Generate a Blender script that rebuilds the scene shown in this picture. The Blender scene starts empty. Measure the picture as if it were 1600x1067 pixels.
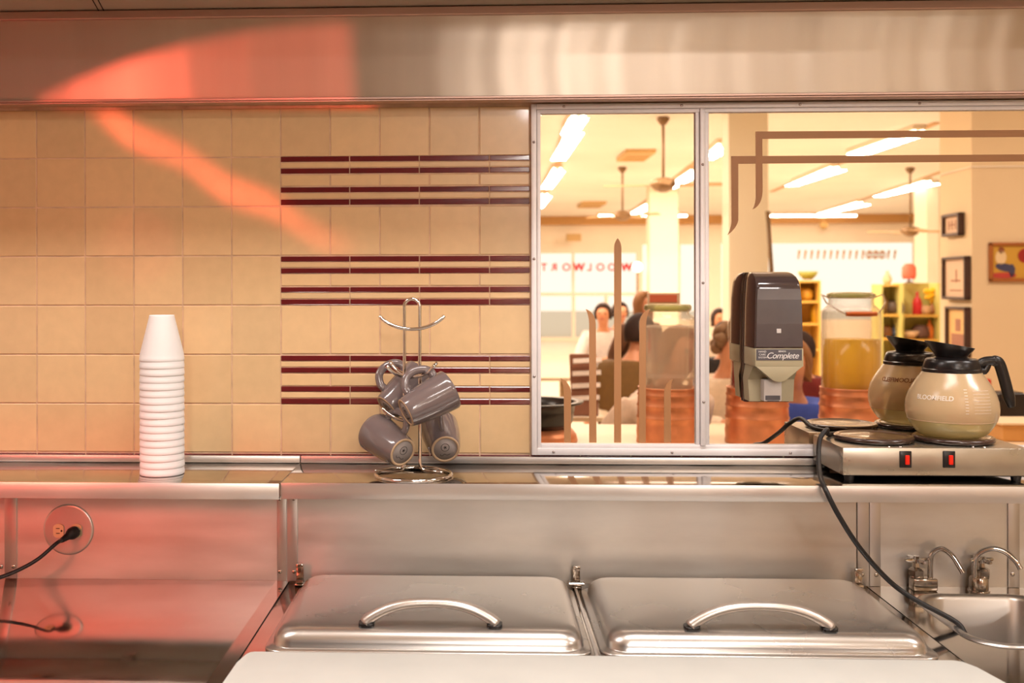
import bpy, bmesh, math, random
from mathutils import Vector, Matrix, Euler
random.seed(7)
PI = math.pi
S = bpy.context.scene
COL = S.collection

# ------------------------------------------------------------------ camera geometry
FPX, TH, DW, ZC, U0, V0, ROLL = 1600.0, math.radians(2.2), 2.245, 1.55, 748.0, 446.0, -0.002
PX = U0 - FPX * math.tan(TH)
FW = Vector((-math.sin(TH), math.cos(TH), 0)); RT = Vector((math.cos(TH), math.sin(TH), 0)); UP = Vector((0, 0, 1))
CAM = Vector((0, -DW, ZC))

def ray(u, v):
    du, dv = u - PX, v - V0
    c, s = math.cos(ROLL), math.sin(ROLL)
    du, dv = du * c + dv * s, -du * s + dv * c
    return FW + RT * (du / FPX) - UP * (dv / FPX)

def P(u, v, y):            # the point at depth y seen at a pixel
    d = ray(u, v)
    return CAM + d * ((y + DW) / d.y)

def PZ(u, v, z):           # the point at height z seen at a pixel
    d = ray(u, v)
    return CAM + d * ((z - ZC) / d.z)

def M(u, v, yv):           # real place of something seen in the mirror
    p = P(u, v, yv)
    return Vector((p.x, -p.y, p.z))

cam_data = bpy.data.cameras.new('camera')
cam = bpy.data.objects.new('camera', cam_data); COL.objects.link(cam)
ex = RT * math.cos(ROLL) + UP * math.sin(ROLL)
eu = -RT * math.sin(ROLL) + UP * math.cos(ROLL)
cam.matrix_world = Matrix(((ex.x, eu.x, -FW.x, CAM.x), (ex.y, eu.y, -FW.y, CAM.y), (ex.z, eu.z, -FW.z, CAM.z), (0, 0, 0, 1)))
cam_data.sensor_width = 36.0
cam_data.lens = 36.0
cam_data.shift_x = (800.0 - PX) / 1600.0
cam_data.shift_y = -(533.5 - V0) / 1600.0
cam_data.clip_end = 200
cam_data.dof.use_dof = True
cam_data.dof.focus_distance = 2.12
cam_data.dof.aperture_fstop = 4.2
S.camera = cam

# ------------------------------------------------------------------ materials
def lin(c):
    return tuple(((x / 255.0) / 12.92 if x / 255.0 <= 0.04045 else ((x / 255.0 + 0.055) / 1.055) ** 2.4) for x in c)

def mat(name, col=(200, 200, 200), rough=0.5, metal=0.0, spec=0.5, coat=0.0, trans=0.0, ior=1.45, emis=None, estr=0.0,
        var=0.0, vscale=20.0, bump=0.0, bscale=60.0, stretch=(1, 1, 1), alpha=1.0, rvar=0.0, aniso=0.0, arot=0.0, sub=0.0, linear=False):
    m = bpy.data.materials.new(name); m.use_nodes = True
    nt = m.node_tree; b = nt.nodes['Principled BSDF']
    c = col if linear else lin(col)
    b.inputs['Base Color'].default_value = (*c, 1)
    b.inputs['Roughness'].default_value = rough
    b.inputs['Metallic'].default_value = metal
    b.inputs['Specular IOR Level'].default_value = spec
    b.inputs['Coat Weight'].default_value = coat
    b.inputs['Coat Roughness'].default_value = 0.06
    b.inputs['Transmission Weight'].default_value = trans
    b.inputs['IOR'].default_value = ior
    b.inputs['Alpha'].default_value = alpha
    if emis:
        b.inputs['Emission Color'].default_value = (*lin(emis), 1)
        b.inputs['Emission Strength'].default_value = estr
    if aniso:
        b.inputs['Anisotropic'].default_value = aniso; b.inputs['Anisotropic Rotation'].default_value = arot
        tg = nt.nodes.new('ShaderNodeCombineXYZ'); tg.inputs[2].default_value = 1.0
        nt.links.new(tg.outputs[0], b.inputs['Tangent'])
    if var or bump or rvar:
        tc = nt.nodes.new('ShaderNodeTexCoord'); mp = nt.nodes.new('ShaderNodeMapping')
        mp.inputs['Scale'].default_value = stretch
        nt.links.new(tc.outputs['Object'], mp.inputs['Vector'])
    if var or rvar:
        n = nt.nodes.new('ShaderNodeTexNoise'); n.inputs['Scale'].default_value = vscale; n.inputs['Detail'].default_value = 5
        nt.links.new(mp.outputs[0], n.inputs['Vector'])
        if var:
            r = nt.nodes.new('ShaderNodeMapRange')
            r.inputs['From Min'].default_value = 0.3; r.inputs['From Max'].default_value = 0.7
            r.inputs['To Min'].default_value = 1 - var; r.inputs['To Max'].default_value = 1 + var * 0.4
            mx = nt.nodes.new('ShaderNodeVectorMath'); mx.operation = 'SCALE'
            mx.inputs[0].default_value = c
            nt.links.new(n.outputs['Fac'], r.inputs['Value']); nt.links.new(r.outputs[0], mx.inputs['Scale'])
            nt.links.new(mx.outputs[0], b.inputs['Base Color'])
        if rvar:
            r2 = nt.nodes.new('ShaderNodeMapRange')
            r2.inputs['From Min'].default_value = 0.3; r2.inputs['From Max'].default_value = 0.7
            r2.inputs['To Min'].default_value = max(0, rough - rvar); r2.inputs['To Max'].default_value = rough + rvar
            nt.links.new(n.outputs['Fac'], r2.inputs['Value']); nt.links.new(r2.outputs[0], b.inputs['Roughness'])
    if bump:
        n2 = nt.nodes.new('ShaderNodeTexNoise'); n2.inputs['Scale'].default_value = bscale; n2.inputs['Detail'].default_value = 4
        nt.links.new(mp.outputs[0], n2.inputs['Vector'])
        bp = nt.nodes.new('ShaderNodeBump'); bp.inputs['Strength'].default_value = bump; bp.inputs['Distance'].default_value = 0.002
        nt.links.new(n2.outputs['Fac'], bp.inputs['Height']); nt.links.new(bp.outputs[0], b.inputs['Normal'])
    return m

def tile_mat(name, col, rough, coat, tintvar):
    m = mat(name, col, rough, coat=coat, var=0.05, vscale=35, bump=0.06, bscale=35)
    nt = m.node_tree; b = nt.nodes['Principled BSDF']
    at = nt.nodes.new('ShaderNodeAttribute'); at.attribute_name = 'tint'
    src = b.inputs['Base Color'].links[0].from_socket
    sc = nt.nodes.new('ShaderNodeVectorMath'); sc.operation = 'MULTIPLY'
    nt.links.new(src, sc.inputs[0]); nt.links.new(at.outputs['Color'], sc.inputs[1])
    nt.links.new(sc.outputs[0], b.inputs['Base Color'])
    return m

CREAM = tile_mat('cream_glazed_tile', (230, 193, 145), 0.28, 0.35, 0.05)
MAROON = tile_mat('maroon_glazed_tile', (104, 30, 32), 0.15, 0.6, 0.05)
GROUT = mat('grout', (222, 186, 156), 0.9, var=0.25, vscale=25)
ST = dict(metal=1.0, spec=0.5)
SD = dict(metal=0.82, spec=0.5)
STEEL_H = mat('brushed_steel_backsplash', (232, 228, 222), 0.38, var=0.10, vscale=5, stretch=(1, 1, 3.5), rvar=0.05, bump=0.03, bscale=120, **SD)
STEEL_TOP = mat('brushed_steel_counter', (190, 184, 177), 0.09, var=0.16, vscale=7, rvar=0.05, bump=0.015, bscale=60, **ST)
STEEL_SHELF = mat('brushed_steel_shelf', (204, 199, 192), 0.11, var=0.12, vscale=9, rvar=0.05, bump=0.01, bscale=60, **ST)
STEEL_EDGE = mat('brushed_steel_edge', (220, 214, 209), 0.32, var=0.05, vscale=5, rvar=0.03, **SD)
STEEL_LID = mat('satin_steel_lid', (208, 204, 199), 0.28, var=0.05, vscale=5, rvar=0.02, metal=0.93)
STEEL_HOOD = mat('polished_steel_hood', (206, 192, 176), 0.34, metal=0.72, var=0.06, vscale=3, stretch=(5, 1, .3), aniso=0.9, arot=0.0)
CHROME = mat('chrome', (225, 222, 220), 0.07, **ST)
CHROME_OLD = mat('tarnished_chrome', (205, 195, 185), 0.14, var=0.25, vscale=60, **ST)
ALU = mat('satin_aluminium', (244, 238, 238), 0.42, metal=0.2, var=0.04, vscale=40)
SCREW = mat('screw_steel', (170, 160, 158), 0.3, metal=1.0)
HOODTRIM = mat('dull_steel_trim', (190, 160, 148), 0.4, metal=0.8, var=0.06, vscale=10, stretch=(1, 1, 6))
GAP = mat('dark_joint', (40, 34, 30), 0.8)
MIRROR = mat('warm_mirror', (250, 236, 220), 0.0, metal=1.0)
STRIPE = mat('tan_mirror_paint', (176, 126, 84), 0.35, spec=0.3)
FOAM = mat('white_foam', (240, 236, 234), 0.55, bump=0.05, bscale=900)
MUGM = mat('grey_glazed_ceramic', (112, 99, 98), 0.16, coat=0.5, var=0.05, vscale=30)
BISQUE = mat('unglazed_ceramic', (190, 160, 128), 0.8)
BOARD = mat('white_cutting_board', (214, 214, 208), 0.5, var=0.05, vscale=9, bump=0.05, bscale=200)
BLACKP = mat('black_plastic', (26, 22, 22), 0.28, var=0.1, vscale=30)
RUBBER = mat('black_rubber', (22, 19, 19), 0.45)
IVORY = mat('ivory_plastic', (226, 206, 160), 0.4)
SMOKE = mat('smoked_brown_plastic', (62, 50, 48), 0.13, coat=0.4)
SMOKE_F = mat('smoked_front_plastic', (78, 68, 68), 0.2, coat=0.3, var=0.08, vscale=30)
PUTTY = mat('putty_plastic', (176, 164, 134), 0.38)
PALE = mat('pale_grey_plastic', (205, 196, 190), 0.4)
LABEL = mat('dark_grey_label', (82, 78, 82), 0.35)
PRINT = mat('white_print', (222, 216, 212), 0.5)
WARM_S = mat('warmer_steel', (190, 182, 168), 0.3, metal=0.9, var=0.10, vscale=14, rvar=0.06)
BURN = mat('brown_enamel', (62, 42, 36), 0.22, coat=0.5, var=0.2, vscale=30)
REDSW = mat('red_switch', (200, 30, 14), 0.3, emis=(230, 35, 15), estr=0.8)
COPPER = mat('aged_copper', (228, 154, 112), 0.36, metal=0.6, var=0.22, vscale=14, rvar=0.08)
JUICE = mat('orange_juice', (246, 190, 20), 0.35, spec=0.3)
PUNCH = mat('red_punch', (170, 22, 18), 0.3, spec=0.3)
WATER = mat('cloudy_water', (226, 204, 176), 0.4, spec=0.3, var=0.12, vscale=12)
WOODG = mat('orange_wood', (196, 98, 34), 0.4)
COATPR = mat('brown_print', (150, 92, 46), 0.6)

def thin_glass(name, tint, mixf, haze=None, hz=0.0, rough=0.03):
    m = bpy.data.materials.new(name); m.use_nodes = True; nt = m.node_tree
    nt.nodes.clear()
    out = nt.nodes.new('ShaderNodeOutputMaterial')
    tr = nt.nodes.new('ShaderNodeBsdfTransparent'); tr.inputs[0].default_value = (*lin(tint), 1)
    gl = nt.nodes.new('ShaderNodeBsdfGlossy'); gl.inputs['Roughness'].default_value = rough
    lw = nt.nodes.new('ShaderNodeLayerWeight'); lw.inputs[0].default_value = mixf
    mx = nt.nodes.new('ShaderNodeMixShader')
    nt.links.new(lw.outputs['Facing'], mx.inputs[0]); 
    if haze:
        df = nt.nodes.new('ShaderNodeBsdfDiffuse'); df.inputs[0].default_value = (*lin(haze), 1)
        tl = nt.nodes.new('ShaderNodeBsdfTranslucent'); tl.inputs[0].default_value = (*lin(haze), 1)
        m0 = nt.nodes.new('ShaderNodeMixShader'); m0.inputs[0].default_value = 0.28
        nt.links.new(df.outputs[0], m0.inputs[1]); nt.links.new(tl.outputs[0], m0.inputs[2])
        m1 = nt.nodes.new('ShaderNodeMixShader'); m1.inputs[0].default_value = hz
        nt.links.new(tr.outputs[0], m1.inputs[1]); nt.links.new(m0.outputs[0], m1.inputs[2])
        nt.links.new(m1.outputs[0], mx.inputs[1])
    else:
        nt.links.new(tr.outputs[0], mx.inputs[1])
    nt.links.new(gl.outputs[0], mx.inputs[2]); nt.links.new(mx.outputs[0], out.inputs[0])
    return m
JARGLASS = thin_glass('jar_glass', (250, 247, 242), 0.2, (250, 244, 236), 0.08)
GREENGLASS = thin_glass('green_jar_rim', (206, 206, 160), 0.3, (200, 196, 140), 0.5)
POTGLASS = thin_glass('hazy_pot_glass', (246, 232, 208), 0.15, (246, 214, 168), 0.74, rough=0.22)
POTLOW = thin_glass('clear_pot_base', (246, 240, 214), 0.15, (255, 242, 176), 0.6, rough=0.12)
def drink(name, tint, col, f):
    m = thin_glass(name, tint, 0.12, col, f, rough=.1); return m
JUICE = drink('orange_juice', (255, 236, 110), (255, 206, 34), .85)
PUNCH = drink('red_punch', (220, 60, 50), (200, 24, 20), .7)
WATER = drink('cloudy_water', (255, 250, 244), (255, 242, 226), .36)
WINGLASS = thin_glass('window_glass', (250, 250, 248), 0.1)

# ------------------------------------------------------------------ mesh helpers
def B(): return bmesh.new()

def box(bm, a, b, bev=0.0, seg=2, mi=0):
    x0, x1 = sorted((a[0], b[0])); y0, y1 = sorted((a[1], b[1])); z0, z1 = sorted((a[2], b[2]))
    r = bmesh.ops.create_cube(bm, size=1.0)
    vs = r['verts']
    for v in vs:
        v.co = Vector((x0 if v.co.x < 0 else x1, y0 if v.co.y < 0 else y1, z0 if v.co.z < 0 else z1))
    fs = {f for v in vs for f in v.link_faces}
    for f in fs: f.material_index = mi
    if bev:
        es = list({e for v in vs for e in v.link_edges})
        r2 = bmesh.ops.bevel(bm, geom=es, offset=bev, segments=seg, affect='EDGES', profile=0.5)
        for f in r2['faces']: f.material_index = mi
    return bm

def obox(bm, c, ax, ay, az, sx, sy, sz, bev=0.0):
    """box with its own axes"""
    t = B(); box(t, (-sx/2, -sy/2, -sz/2), (sx/2, sy/2, sz/2), bev)
    mtx = Matrix((ax.normalized(), ay.normalized(), az.normalized())).transposed().to_4x4(); mtx.translation = c
    bmesh.ops.transform(t, matrix=mtx, verts=t.verts[:]); merge(bm, t)
    return bm

def merge(dst, src):
    me = bpy.data.meshes.new('t'); src.to_mesh(me); src.free(); dst.from_mesh(me); bpy.data.meshes.remove(me)

def tube(bm, pts, rad, n=12, cap=True, flat=1.0):
    pts = [Vector(p) for p in pts]
    rads = rad if isinstance(rad, (list, tuple)) else [rad] * len(pts)
    rings = []; prev = None
    for i, p in enumerate(pts):
        t = (pts[min(i + 1, len(pts) - 1)] - pts[max(i - 1, 0)]).normalized()
        if prev is None:
            a = Vector((0, 0, 1)) if abs(t.z) < 0.9 else Vector((0, 1, 0))
            s = t.cross(a).normalized()
        else:
            s = (prev - t * prev.dot(t)).normalized()
        prev = s; w = t.cross(s)
        rings.append([bm.verts.new(p + (s * math.cos(2 * PI * k / n) + w * math.sin(2 * PI * k / n) * flat) * rads[i]) for k in range(n)])
    for i in range(len(rings) - 1):
        for k in range(n):
            f = bm.faces.new((rings[i][k], rings[i][(k + 1) % n], rings[i + 1][(k + 1) % n], rings[i + 1][k])); f.smooth = True
    if cap:
        bm.faces.new(rings[0][::-1]); bm.faces.new(rings[-1])
    return bm

def spline(ctrl, n=8):
    c = [Vector(p) for p in ctrl]; out = []
    for i in range(len(c) - 1):
        p0 = c[max(i - 1, 0)]; p1 = c[i]; p2 = c[i + 1]; p3 = c[min(i + 2, len(c) - 1)]
        for k in range(n):
            t = k / n
            out.append(0.5 * ((2 * p1) + (p2 - p0) * t + (2 * p0 - 5 * p1 + 4 * p2 - p3) * t * t + (3 * p1 - p0 - 3 * p2 + p3) * t ** 3))
    out.append(c[-1]); return out

def ring_tube(bm, c, R, r, n=64, m=12, axis='z', ry=None):
    ry = ry or R; vs = []
    for i in range(n):
        a = 2 * PI * i / n; row = []
        for k in range(m):
            b = 2 * PI * k / m; rr = r * math.cos(b)
            row.append(bm.verts.new(Vector(c) + Vector(((R + rr) * math.cos(a), (ry + rr) * math.sin(a), r * math.sin(b)))))
        vs.append(row)
    for i in range(n):
        for k in range(m):
            f = bm.faces.new((vs[i][k], vs[(i + 1) % n][k], vs[(i + 1) % n][(k + 1) % m], vs[i][(k + 1) % m])); f.smooth = True
    return bm

def lathe(bm, prof, c=(0, 0, 0), n=48, mtx=None, closed=False, smooth=True):
    c = Vector(c); rings = []
    for r, z in prof:
        if r < 1e-6:
            v = Vector((0, 0, z)); rings.append([bm.verts.new((mtx @ v if mtx else v) + c)])
        else:
            row = []
            for k in range(n):
                v = Vector((r * math.cos(2 * PI * k / n), r * math.sin(2 * PI * k / n), z))
                row.append(bm.verts.new((mtx @ v if mtx else v) + c))
            rings.append(row)
    L = list(zip(rings[:-1], rings[1:]))
    if closed: L.append((rings[-1], rings[0]))
    for a, b in L:
        for k in range(n):
            q = [a[k % len(a)], a[(k + 1) % len(a)], b[(k + 1) % len(b)], b[k % len(b)]]
            u = []
            for v in q:
                if v not in u: u.append(v)
            if len(u) > 2:
                f = bm.faces.new(u); f.smooth = smooth
    return bm

def rr(x0, x1, y0, y1, r, n=8):
    out = []
    for cx, cy, a0 in ((x1 - r, y1 - r, 0), (x0 + r, y1 - r, PI/2), (x0 + r, y0 + r, PI), (x1 - r, y0 + r, 1.5 * PI)):
        for k in range(n + 1):
            a = a0 + PI / 2 * k / n
            out.append((cx + r * math.cos(a), cy + r * math.sin(a)))
    return out

def loft(bm, loops, cap0=True, cap1=True, smooth=True):
    R = [[bm.verts.new(p) for p in l] for l in loops]
    n = len(R[0])
    for a, b in zip(R[:-1], R[1:]):
        for k in range(n):
            f = bm.faces.new((a[k], a[(k + 1) % n], b[(k + 1) % n], b[k])); f.smooth = smooth
    if cap0: bm.faces.new(R[0][::-1])
    if cap1: bm.faces.new(R[-1])
    return bm

def prism(bm, poly, a, b, axis='y', bev=0.0):
    """poly in the plane across the axis, from a to b"""
    def q(p, t): return Vector((p[0], t, p[1])) if axis == 'y' else (Vector((p[0], p[1], t)) if axis == 'z' else Vector((t, p[0], p[1])))
    t = B()
    A = [t.verts.new(q(p, a)) for p in poly]; C = [t.verts.new(q(p, b)) for p in poly]
    t.faces.new(A); t.faces.new(C[::-1]); n = len(poly)
    for k in range(n): t.faces.new((A[k], A[(k + 1) % n], C[(k + 1) % n], C[k]))
    bmesh.ops.recalc_face_normals(t, faces=t.faces[:])
    if bev: bmesh.ops.bevel(t, geom=t.edges[:], offset=bev, segments=2, affect='EDGES', profile=0.5)
    merge(bm, t); return bm

def sphere(bm, c, r, sx=1, sy=1, sz=1, u=20, v=12):
    q = bmesh.ops.create_uvsphere(bm, u_segments=u, v_segments=v, radius=r)
    for w in q['verts']: w.co = Vector((w.co.x * sx, w.co.y * sy, w.co.z * sz)) + Vector(c)
    for f in {f for w in q['verts'] for f in w.link_faces}: f.smooth = True
    return bm

def obj(name, bm, m, parent=None, world=True, smooth=False, recalc=True):
    if parent is not None and world:
        off = parent.location
        if parent.parent: off = off + parent.parent.location
        for v in bm.verts: v.co -= off
    if recalc: bmesh.ops.recalc_face_normals(bm, faces=bm.faces[:])
    if smooth:
        for f in bm.faces: f.smooth = True
    me = bpy.data.meshes.new(name); bm.to_mesh(me); bm.free()
    for x in (m if isinstance(m, (list, tuple)) else [m]): me.materials.append(x)
    o = bpy.data.objects.new(name, me); COL.objects.link(o)
    if parent is not None: o.parent = parent
    return o

def autosmooth(o, ang=25):
    me = o.data
    for p in me.polygons: p.use_smooth = True
    bm = bmesh.new(); bm.from_mesh(me)
    for e in bm.edges:
        if len(e.link_faces) == 2 and e.calc_face_angle(0) > math.radians(ang): e.smooth = False
    bm.to_mesh(me); bm.free()
    return o

def thing(name, label, cat, loc=(0, 0, 0), rotz=0, group=None):
    o = bpy.data.objects.new(name, None); COL.objects.link(o)
    o.empty_display_size = 0.05
    o.location = loc; o.rotation_euler = (0, 0, rotz)
    o['label'] = label; o['category'] = cat
    if group: o['group'] = group
    return o

def tag(o, label, cat, group=None):
    o['label'] = label; o['category'] = cat
    if group: o['group'] = group
    return o

def struct(name, bm, m, **k):
    o = obj(name, bm, m, None, **k); o['kind'] = 'structure'; return o

def dup(root, loc=None, rot=None, label=None, group=None):
    r = root.copy(); COL.objects.link(r)
    if loc is not None: r.location = loc
    if rot is not None: r.rotation_euler = rot
    if label: r['label'] = label
    if group: r['group'] = group
    for ch in list(root.children):
        c = ch.copy(); COL.objects.link(c); c.parent = r
        for g in list(ch.children):
            d = g.copy(); COL.objects.link(d); d.parent = c
    return r

def text_bm(body, size, shear=0.0, extrude=0.0002, spacing=1.0, bold=0.0):
    cu = bpy.data.curves.new('txt', 'FONT'); cu.body = body; cu.size = size; cu.shear = shear
    cu.extrude = extrude; cu.align_x = 'CENTER'; cu.align_y = 'CENTER'; cu.space_character = spacing; cu.offset = bold
    o = bpy.data.objects.new('txt', cu); COL.objects.link(o)
    dg = bpy.context.evaluated_depsgraph_get(); dg.update()
    me = bpy.data.meshes.new_from_object(o.evaluated_get(dg))
    bm = B(); bm.from_mesh(me)
    bpy.data.objects.remove(o); bpy.data.curves.remove(cu); bpy.data.meshes.remove(me)
    return bm

def xform(bm, mtx):
    bmesh.ops.transform(bm, matrix=mtx, verts=bm.verts[:]); return bm

FACE_CAM = Matrix(((1, 0, 0, 0), (0, 0, -1, 0), (0, 1, 0, 0), (0, 0, 0, 1)))   # xy text stands up facing -y

# ================================================================== THE TILED WALL
PT = 0.1095
def wz(v): return 1.55 - (v - 446.0) * 0.001411
ZT = [1.9425, 1.834, 1.725, 1.616, 1.507, 1.398, 1.2895, 1.1815]
XR = 0.1125
bm = B(); tint = bm.loops.layers.color.new('tint')
def tile(x0, x1, z0, z1, mi, g=0.0012, bv=0.0013, yf=-0.0012):
    x0 += g; x1 -= g; z0 += g; z1 -= g
    j = [random.uniform(-0.00022, 0.00022) for _ in range(4)]
    o = [(x0, z0), (x1, z0), (x1, z1), (x0, z1)]
    i_ = [(x0 + bv, z0 + bv), (x1 - bv, z0 + bv), (x1 - bv, z1 - bv), (x0 + bv, z1 - bv)]
    h = [(x0 + bv * .25, z0 + bv * .25), (x1 - bv * .25, z0 + bv * .25), (x1 - bv * .25, z1 - bv * .25), (x0 + bv * .25, z1 - bv * .25)]
    A = [bm.verts.new((p[0], 0.004, p[1])) for p in o]
    Hh = [bm.verts.new((p[0], yf + 0.0008 + j[k], p[1])) for k, p in enumerate(h)]
    C = [bm.verts.new((p[0], yf + j[k], p[1])) for k, p in enumerate(i_)]
    fs = [bm.faces.new(C)]
    for k in range(4):
        fs.append(bm.faces.new((A[k], A[(k + 1) % 4], Hh[(k + 1) % 4], Hh[k])))
        fs.append(bm.faces.new((Hh[k], Hh[(k + 1) % 4], C[(k + 1) % 4], C[k])))
    t = random.uniform(0.95, 1.03); w = random.uniform(-0.015, 0.015)
    for n_, f in enumerate(fs):
        f.material_index = mi
        for l in f.loops: l[tint] = (t, t * (1 + w * .5), t * (1 + w), 1)
XL = [0.0018 + PT * k for k in range(-15, 2)]
XL = [x for x in XL if x < 0.11] + [XR]
xs = -0.4368  # start of the striped field
for c in range(len(XL) - 1):
    x0, x1 = XL[c], XL[c + 1]
    for r in range(7):
        if x1 < xs + 0.01 or r in (0, 2, 4, 6):
            pass
        if x1 < xs + 0.02:
            tile(x0, x1, ZT[r + 1], ZT[r], 1)
        elif r in (0, 6): tile(x0, x1, ZT[r + 1], ZT[r], 1)
        elif r == 2: tile(x0, x1, wz(399), wz(322), 1)
        elif r == 4: tile(x0, x1, wz(553), wz(477), 1)
    if x1 > xs + 0.02:
        for va, vb in ((272, 291), (427, 447), (583, 603)): tile(x0, x1, wz(vb), wz(va), 1)
xq = xs; k = 0
while xq < XR - 0.001:
    xe = min(xq + 0.1535, XR)
    for v0 in (243.5, 399.5, 554.5):
        for a, b_, mi in ((0, 9.5, 2), (9.5, 18.5, 1), (18.5, 28, 2), (48, 57.5, 2), (57.5, 67, 1), (67, 77, 2)):
            tile(xq, xe, wz(v0 + b_), wz(v0 + a), mi, g=0.0007, bv=0.0016 if mi == 2 else 0.001, yf=-0.002 if mi == 2 else -0.001)
    xq = xe
for c in range(-15, 16):
    tile(0.0018 + PT * c, 0.0018 + PT * (c + 1), 1.1625, 1.1805, 2, g=0.0011)
# grout body of the wall
box(bm, (-4.5, 0.0005, 0), (6.5, 0.12, 3.45), mi=0)
for f in bm.faces:
    if f.material_index == 0:
        for l in f.loops: l[tint] = (1, 1, 1, 1)
struct('wall_back', bm, [GROUT, CREAM, MAROON], recalc=True)

# ================================================================== HOOD AND SOFFIT
hood = thing('range_hood', 'long polished steel hood fascia running above the tiles and mirror', 'hood', (0.0, -0.06, 1.95))
HTILT = 0.085
bm = B(); NX = 420
rows = [1.952 + 0.169 * k / 20 for k in range(21)]
def wav(x): return 0.00032 * math.sin(x * 21 + 0.6) + 0.00022 * math.sin(x * 47 + 2) + 0.00045 * math.sin(x * 9.3 + 1.2) + 0.00010 * math.sin(x * 95)
G = []
for i in range(NX + 1):
    x = -1.9 + 4.2 * i / NX
    amp = 0.35 + 1.1 * max(0, min(1, (x + 0.1) / 0.4))
    G.append([bm.verts.new((x, -0.062 + (1.952 - z) * HTILT + wav(x + 0.03 * math.sin((z - 1.95) * 22) * 0.35) * amp, z)) for z in rows])
for i in range(NX):
    for j in range(len(rows) - 1):
        f = bm.faces.new((G[i][j], G[i + 1][j], G[i + 1][j + 1], G[i][j + 1])); f.smooth = True
obj('fascia_sheet', bm, STEEL_HOOD, hood, recalc=False)
bm = B(); box(bm, (-1.9, -0.058, 1.951), (2.3, -0.003, 2.30)); obj('hood_body', bm, HOODTRIM, hood)
bm = B(); box(bm, (-1.9, -0.088, 2.121), (2.3, -0.070, 2.1385), 0.0015); obj('top_trim', bm, HOODTRIM, hood)
bm = B(); box(bm, (-1.9, -0.068, 1.9475), (2.3, -0.05, 1.953), 0.001); box(bm, (-1.9, -0.064, 1.944), (2.3, -0.03, 1.9475), 0.001)
obj('bottom_trim', bm, HOODTRIM, hood)

SOFF = mat('soffit_panel', (190, 176, 158), 0.5, var=0.06, vscale=8)
bm = B(); box(bm, (-1.9, -0.34, 2.141), (2.3, -0.003, 2.16)); box(bm, (-1.9, -0.36, 2.141), (2.3, -0.34, 3.449))
struct('ceiling', bm, SOFF)
bm = B()
for (ua, va, ub, vb) in ((140, -8, 157.5, 23), (149, -8, 165.5, 23), (1527, -8, 1499, 8), (1536, -8, 1508, 8)):
    a = PZ(ua, va, 2.1405); b_ = PZ(ub, vb, 2.1405)
    tube(bm, [a, b_], 0.0012, 6)
struct('trim_1', bm, GAP)

# ================================================================== STEEL SHELF (two lengths)
ZS = 1.1617
def shelf(x0, x1, yf, label):
    t = thing('steel_shelf', label, 'shelf', ((x0 + x1) / 2, -0.12, ZS - 0.03), group=None)
    bm = B(); box(bm, (x0, yf, ZS - 0.0018), (x1, -0.008, ZS), 0.0006); autosmooth(obj('shelf_top', bm, STEEL_SHELF, t))
    bm = B(); box(bm, (x0, yf - 0.0016, ZS - 0.0315), (x1, yf + 0.0002, ZS + 0.0002), 0.0008)
    box(bm, (x0, yf, ZS - 0.0315), (x1, yf + 0.012, ZS - 0.030)); autosmooth(obj('front_edge', bm, STEEL_EDGE, t))
    bm = B(); box(bm, (x0, -0.0135, ZS), (x1, -0.003, ZS + 0.0150), 0.0012); autosmooth(obj('upstand', bm, STEEL_EDGE, t))
    return t
shelf(-1.75, -0.3925, -0.2475, 'left length of steel wall shelf under the stack of white foam cups')
shelf(-0.3905, 2.0, -0.2405, 'long steel wall shelf carrying the mug rack and coffee warmer')

# ================================================================== BACKSPLASH PANELS
ZK = 0.9005; YB = -0.004
def screw(bm, c, r=0.0036, d=Vector((0, -1, 0))):
    rot = d.to_track_quat('Z', 'Y').to_matrix()
    lathe(bm, [(r, 0), (r, 0.0006), (r * 0.8, 0.0016), (r * 0.45, 0.0021), (0, 0.0022)], c, 16, rot)
    return bm
def panel(x0, x1, strips, screws, clips, label):
    t = thing('backsplash_panel', label, 'backsplash', ((x0 + x1) / 2, YB, ZK))
    bm = B(); box(bm, (x0, YB, ZK), (x1, -0.0015, ZS - 0.002)); obj('sheet', bm, STEEL_H, t)
    for (ua, ub) in strips:
        a = P(ua, 840, YB).x; b_ = P(ub, 840, YB).x
        bm = B(); box(bm, (a, YB - 0.0035, ZK + 0.0005), (b_, YB - 0.0002, ZS - 0.002), 0.0006); autosmooth(obj('joint_strip', bm, STEEL_EDGE, t))
    for (u, v) in screws:
        c = P(u, v, YB - 0.0035); bm = B(); screw(bm, c, 0.0048); obj('screw', bm, CHROME, t)
    for u in clips:
        x = P(u, 782, -0.05).x
        bm = B(); box(bm, (x - 0.013, -0.030, ZS - 0.0385), (x + 0.013, -0.0042, ZS - 0.0365), 0.0004); box(bm, (x - 0.013, -0.032, ZS - 0.0385), (x + 0.013, -0.030, ZS - 0.0025), 0.0004)
        screw(bm, Vector((x, -0.032, ZS - 0.034)), 0.004); obj('shelf_clip', bm, STEEL_EDGE, t)
XA = P(433, 840, YB).x; XB = P(1338, 840, YB).x
panel(-1.9, XA, [(8, 27)], [(1, 885), (21, 885)], [229], 'rose-lit steel backsplash panel around the round outlet plate')
panel(XA + 0.0012, XB, [(433.6, 448), (449.5, 465)], [(437.5, 893), (459.5, 893), (437, 779), (459, 779)], [673, 1129], 'wide steel backsplash panel behind the two lids')
panel(XB + 0.0012, 2.0, [(1339, 1357), (1358, 1375), (1574, 1592)], [(1347, 898), (1369, 898), (1346, 781), (1367, 781), (1582, 897), (1578, 780)], [1473], 'steel backsplash panel behind the hand sink taps')

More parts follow.
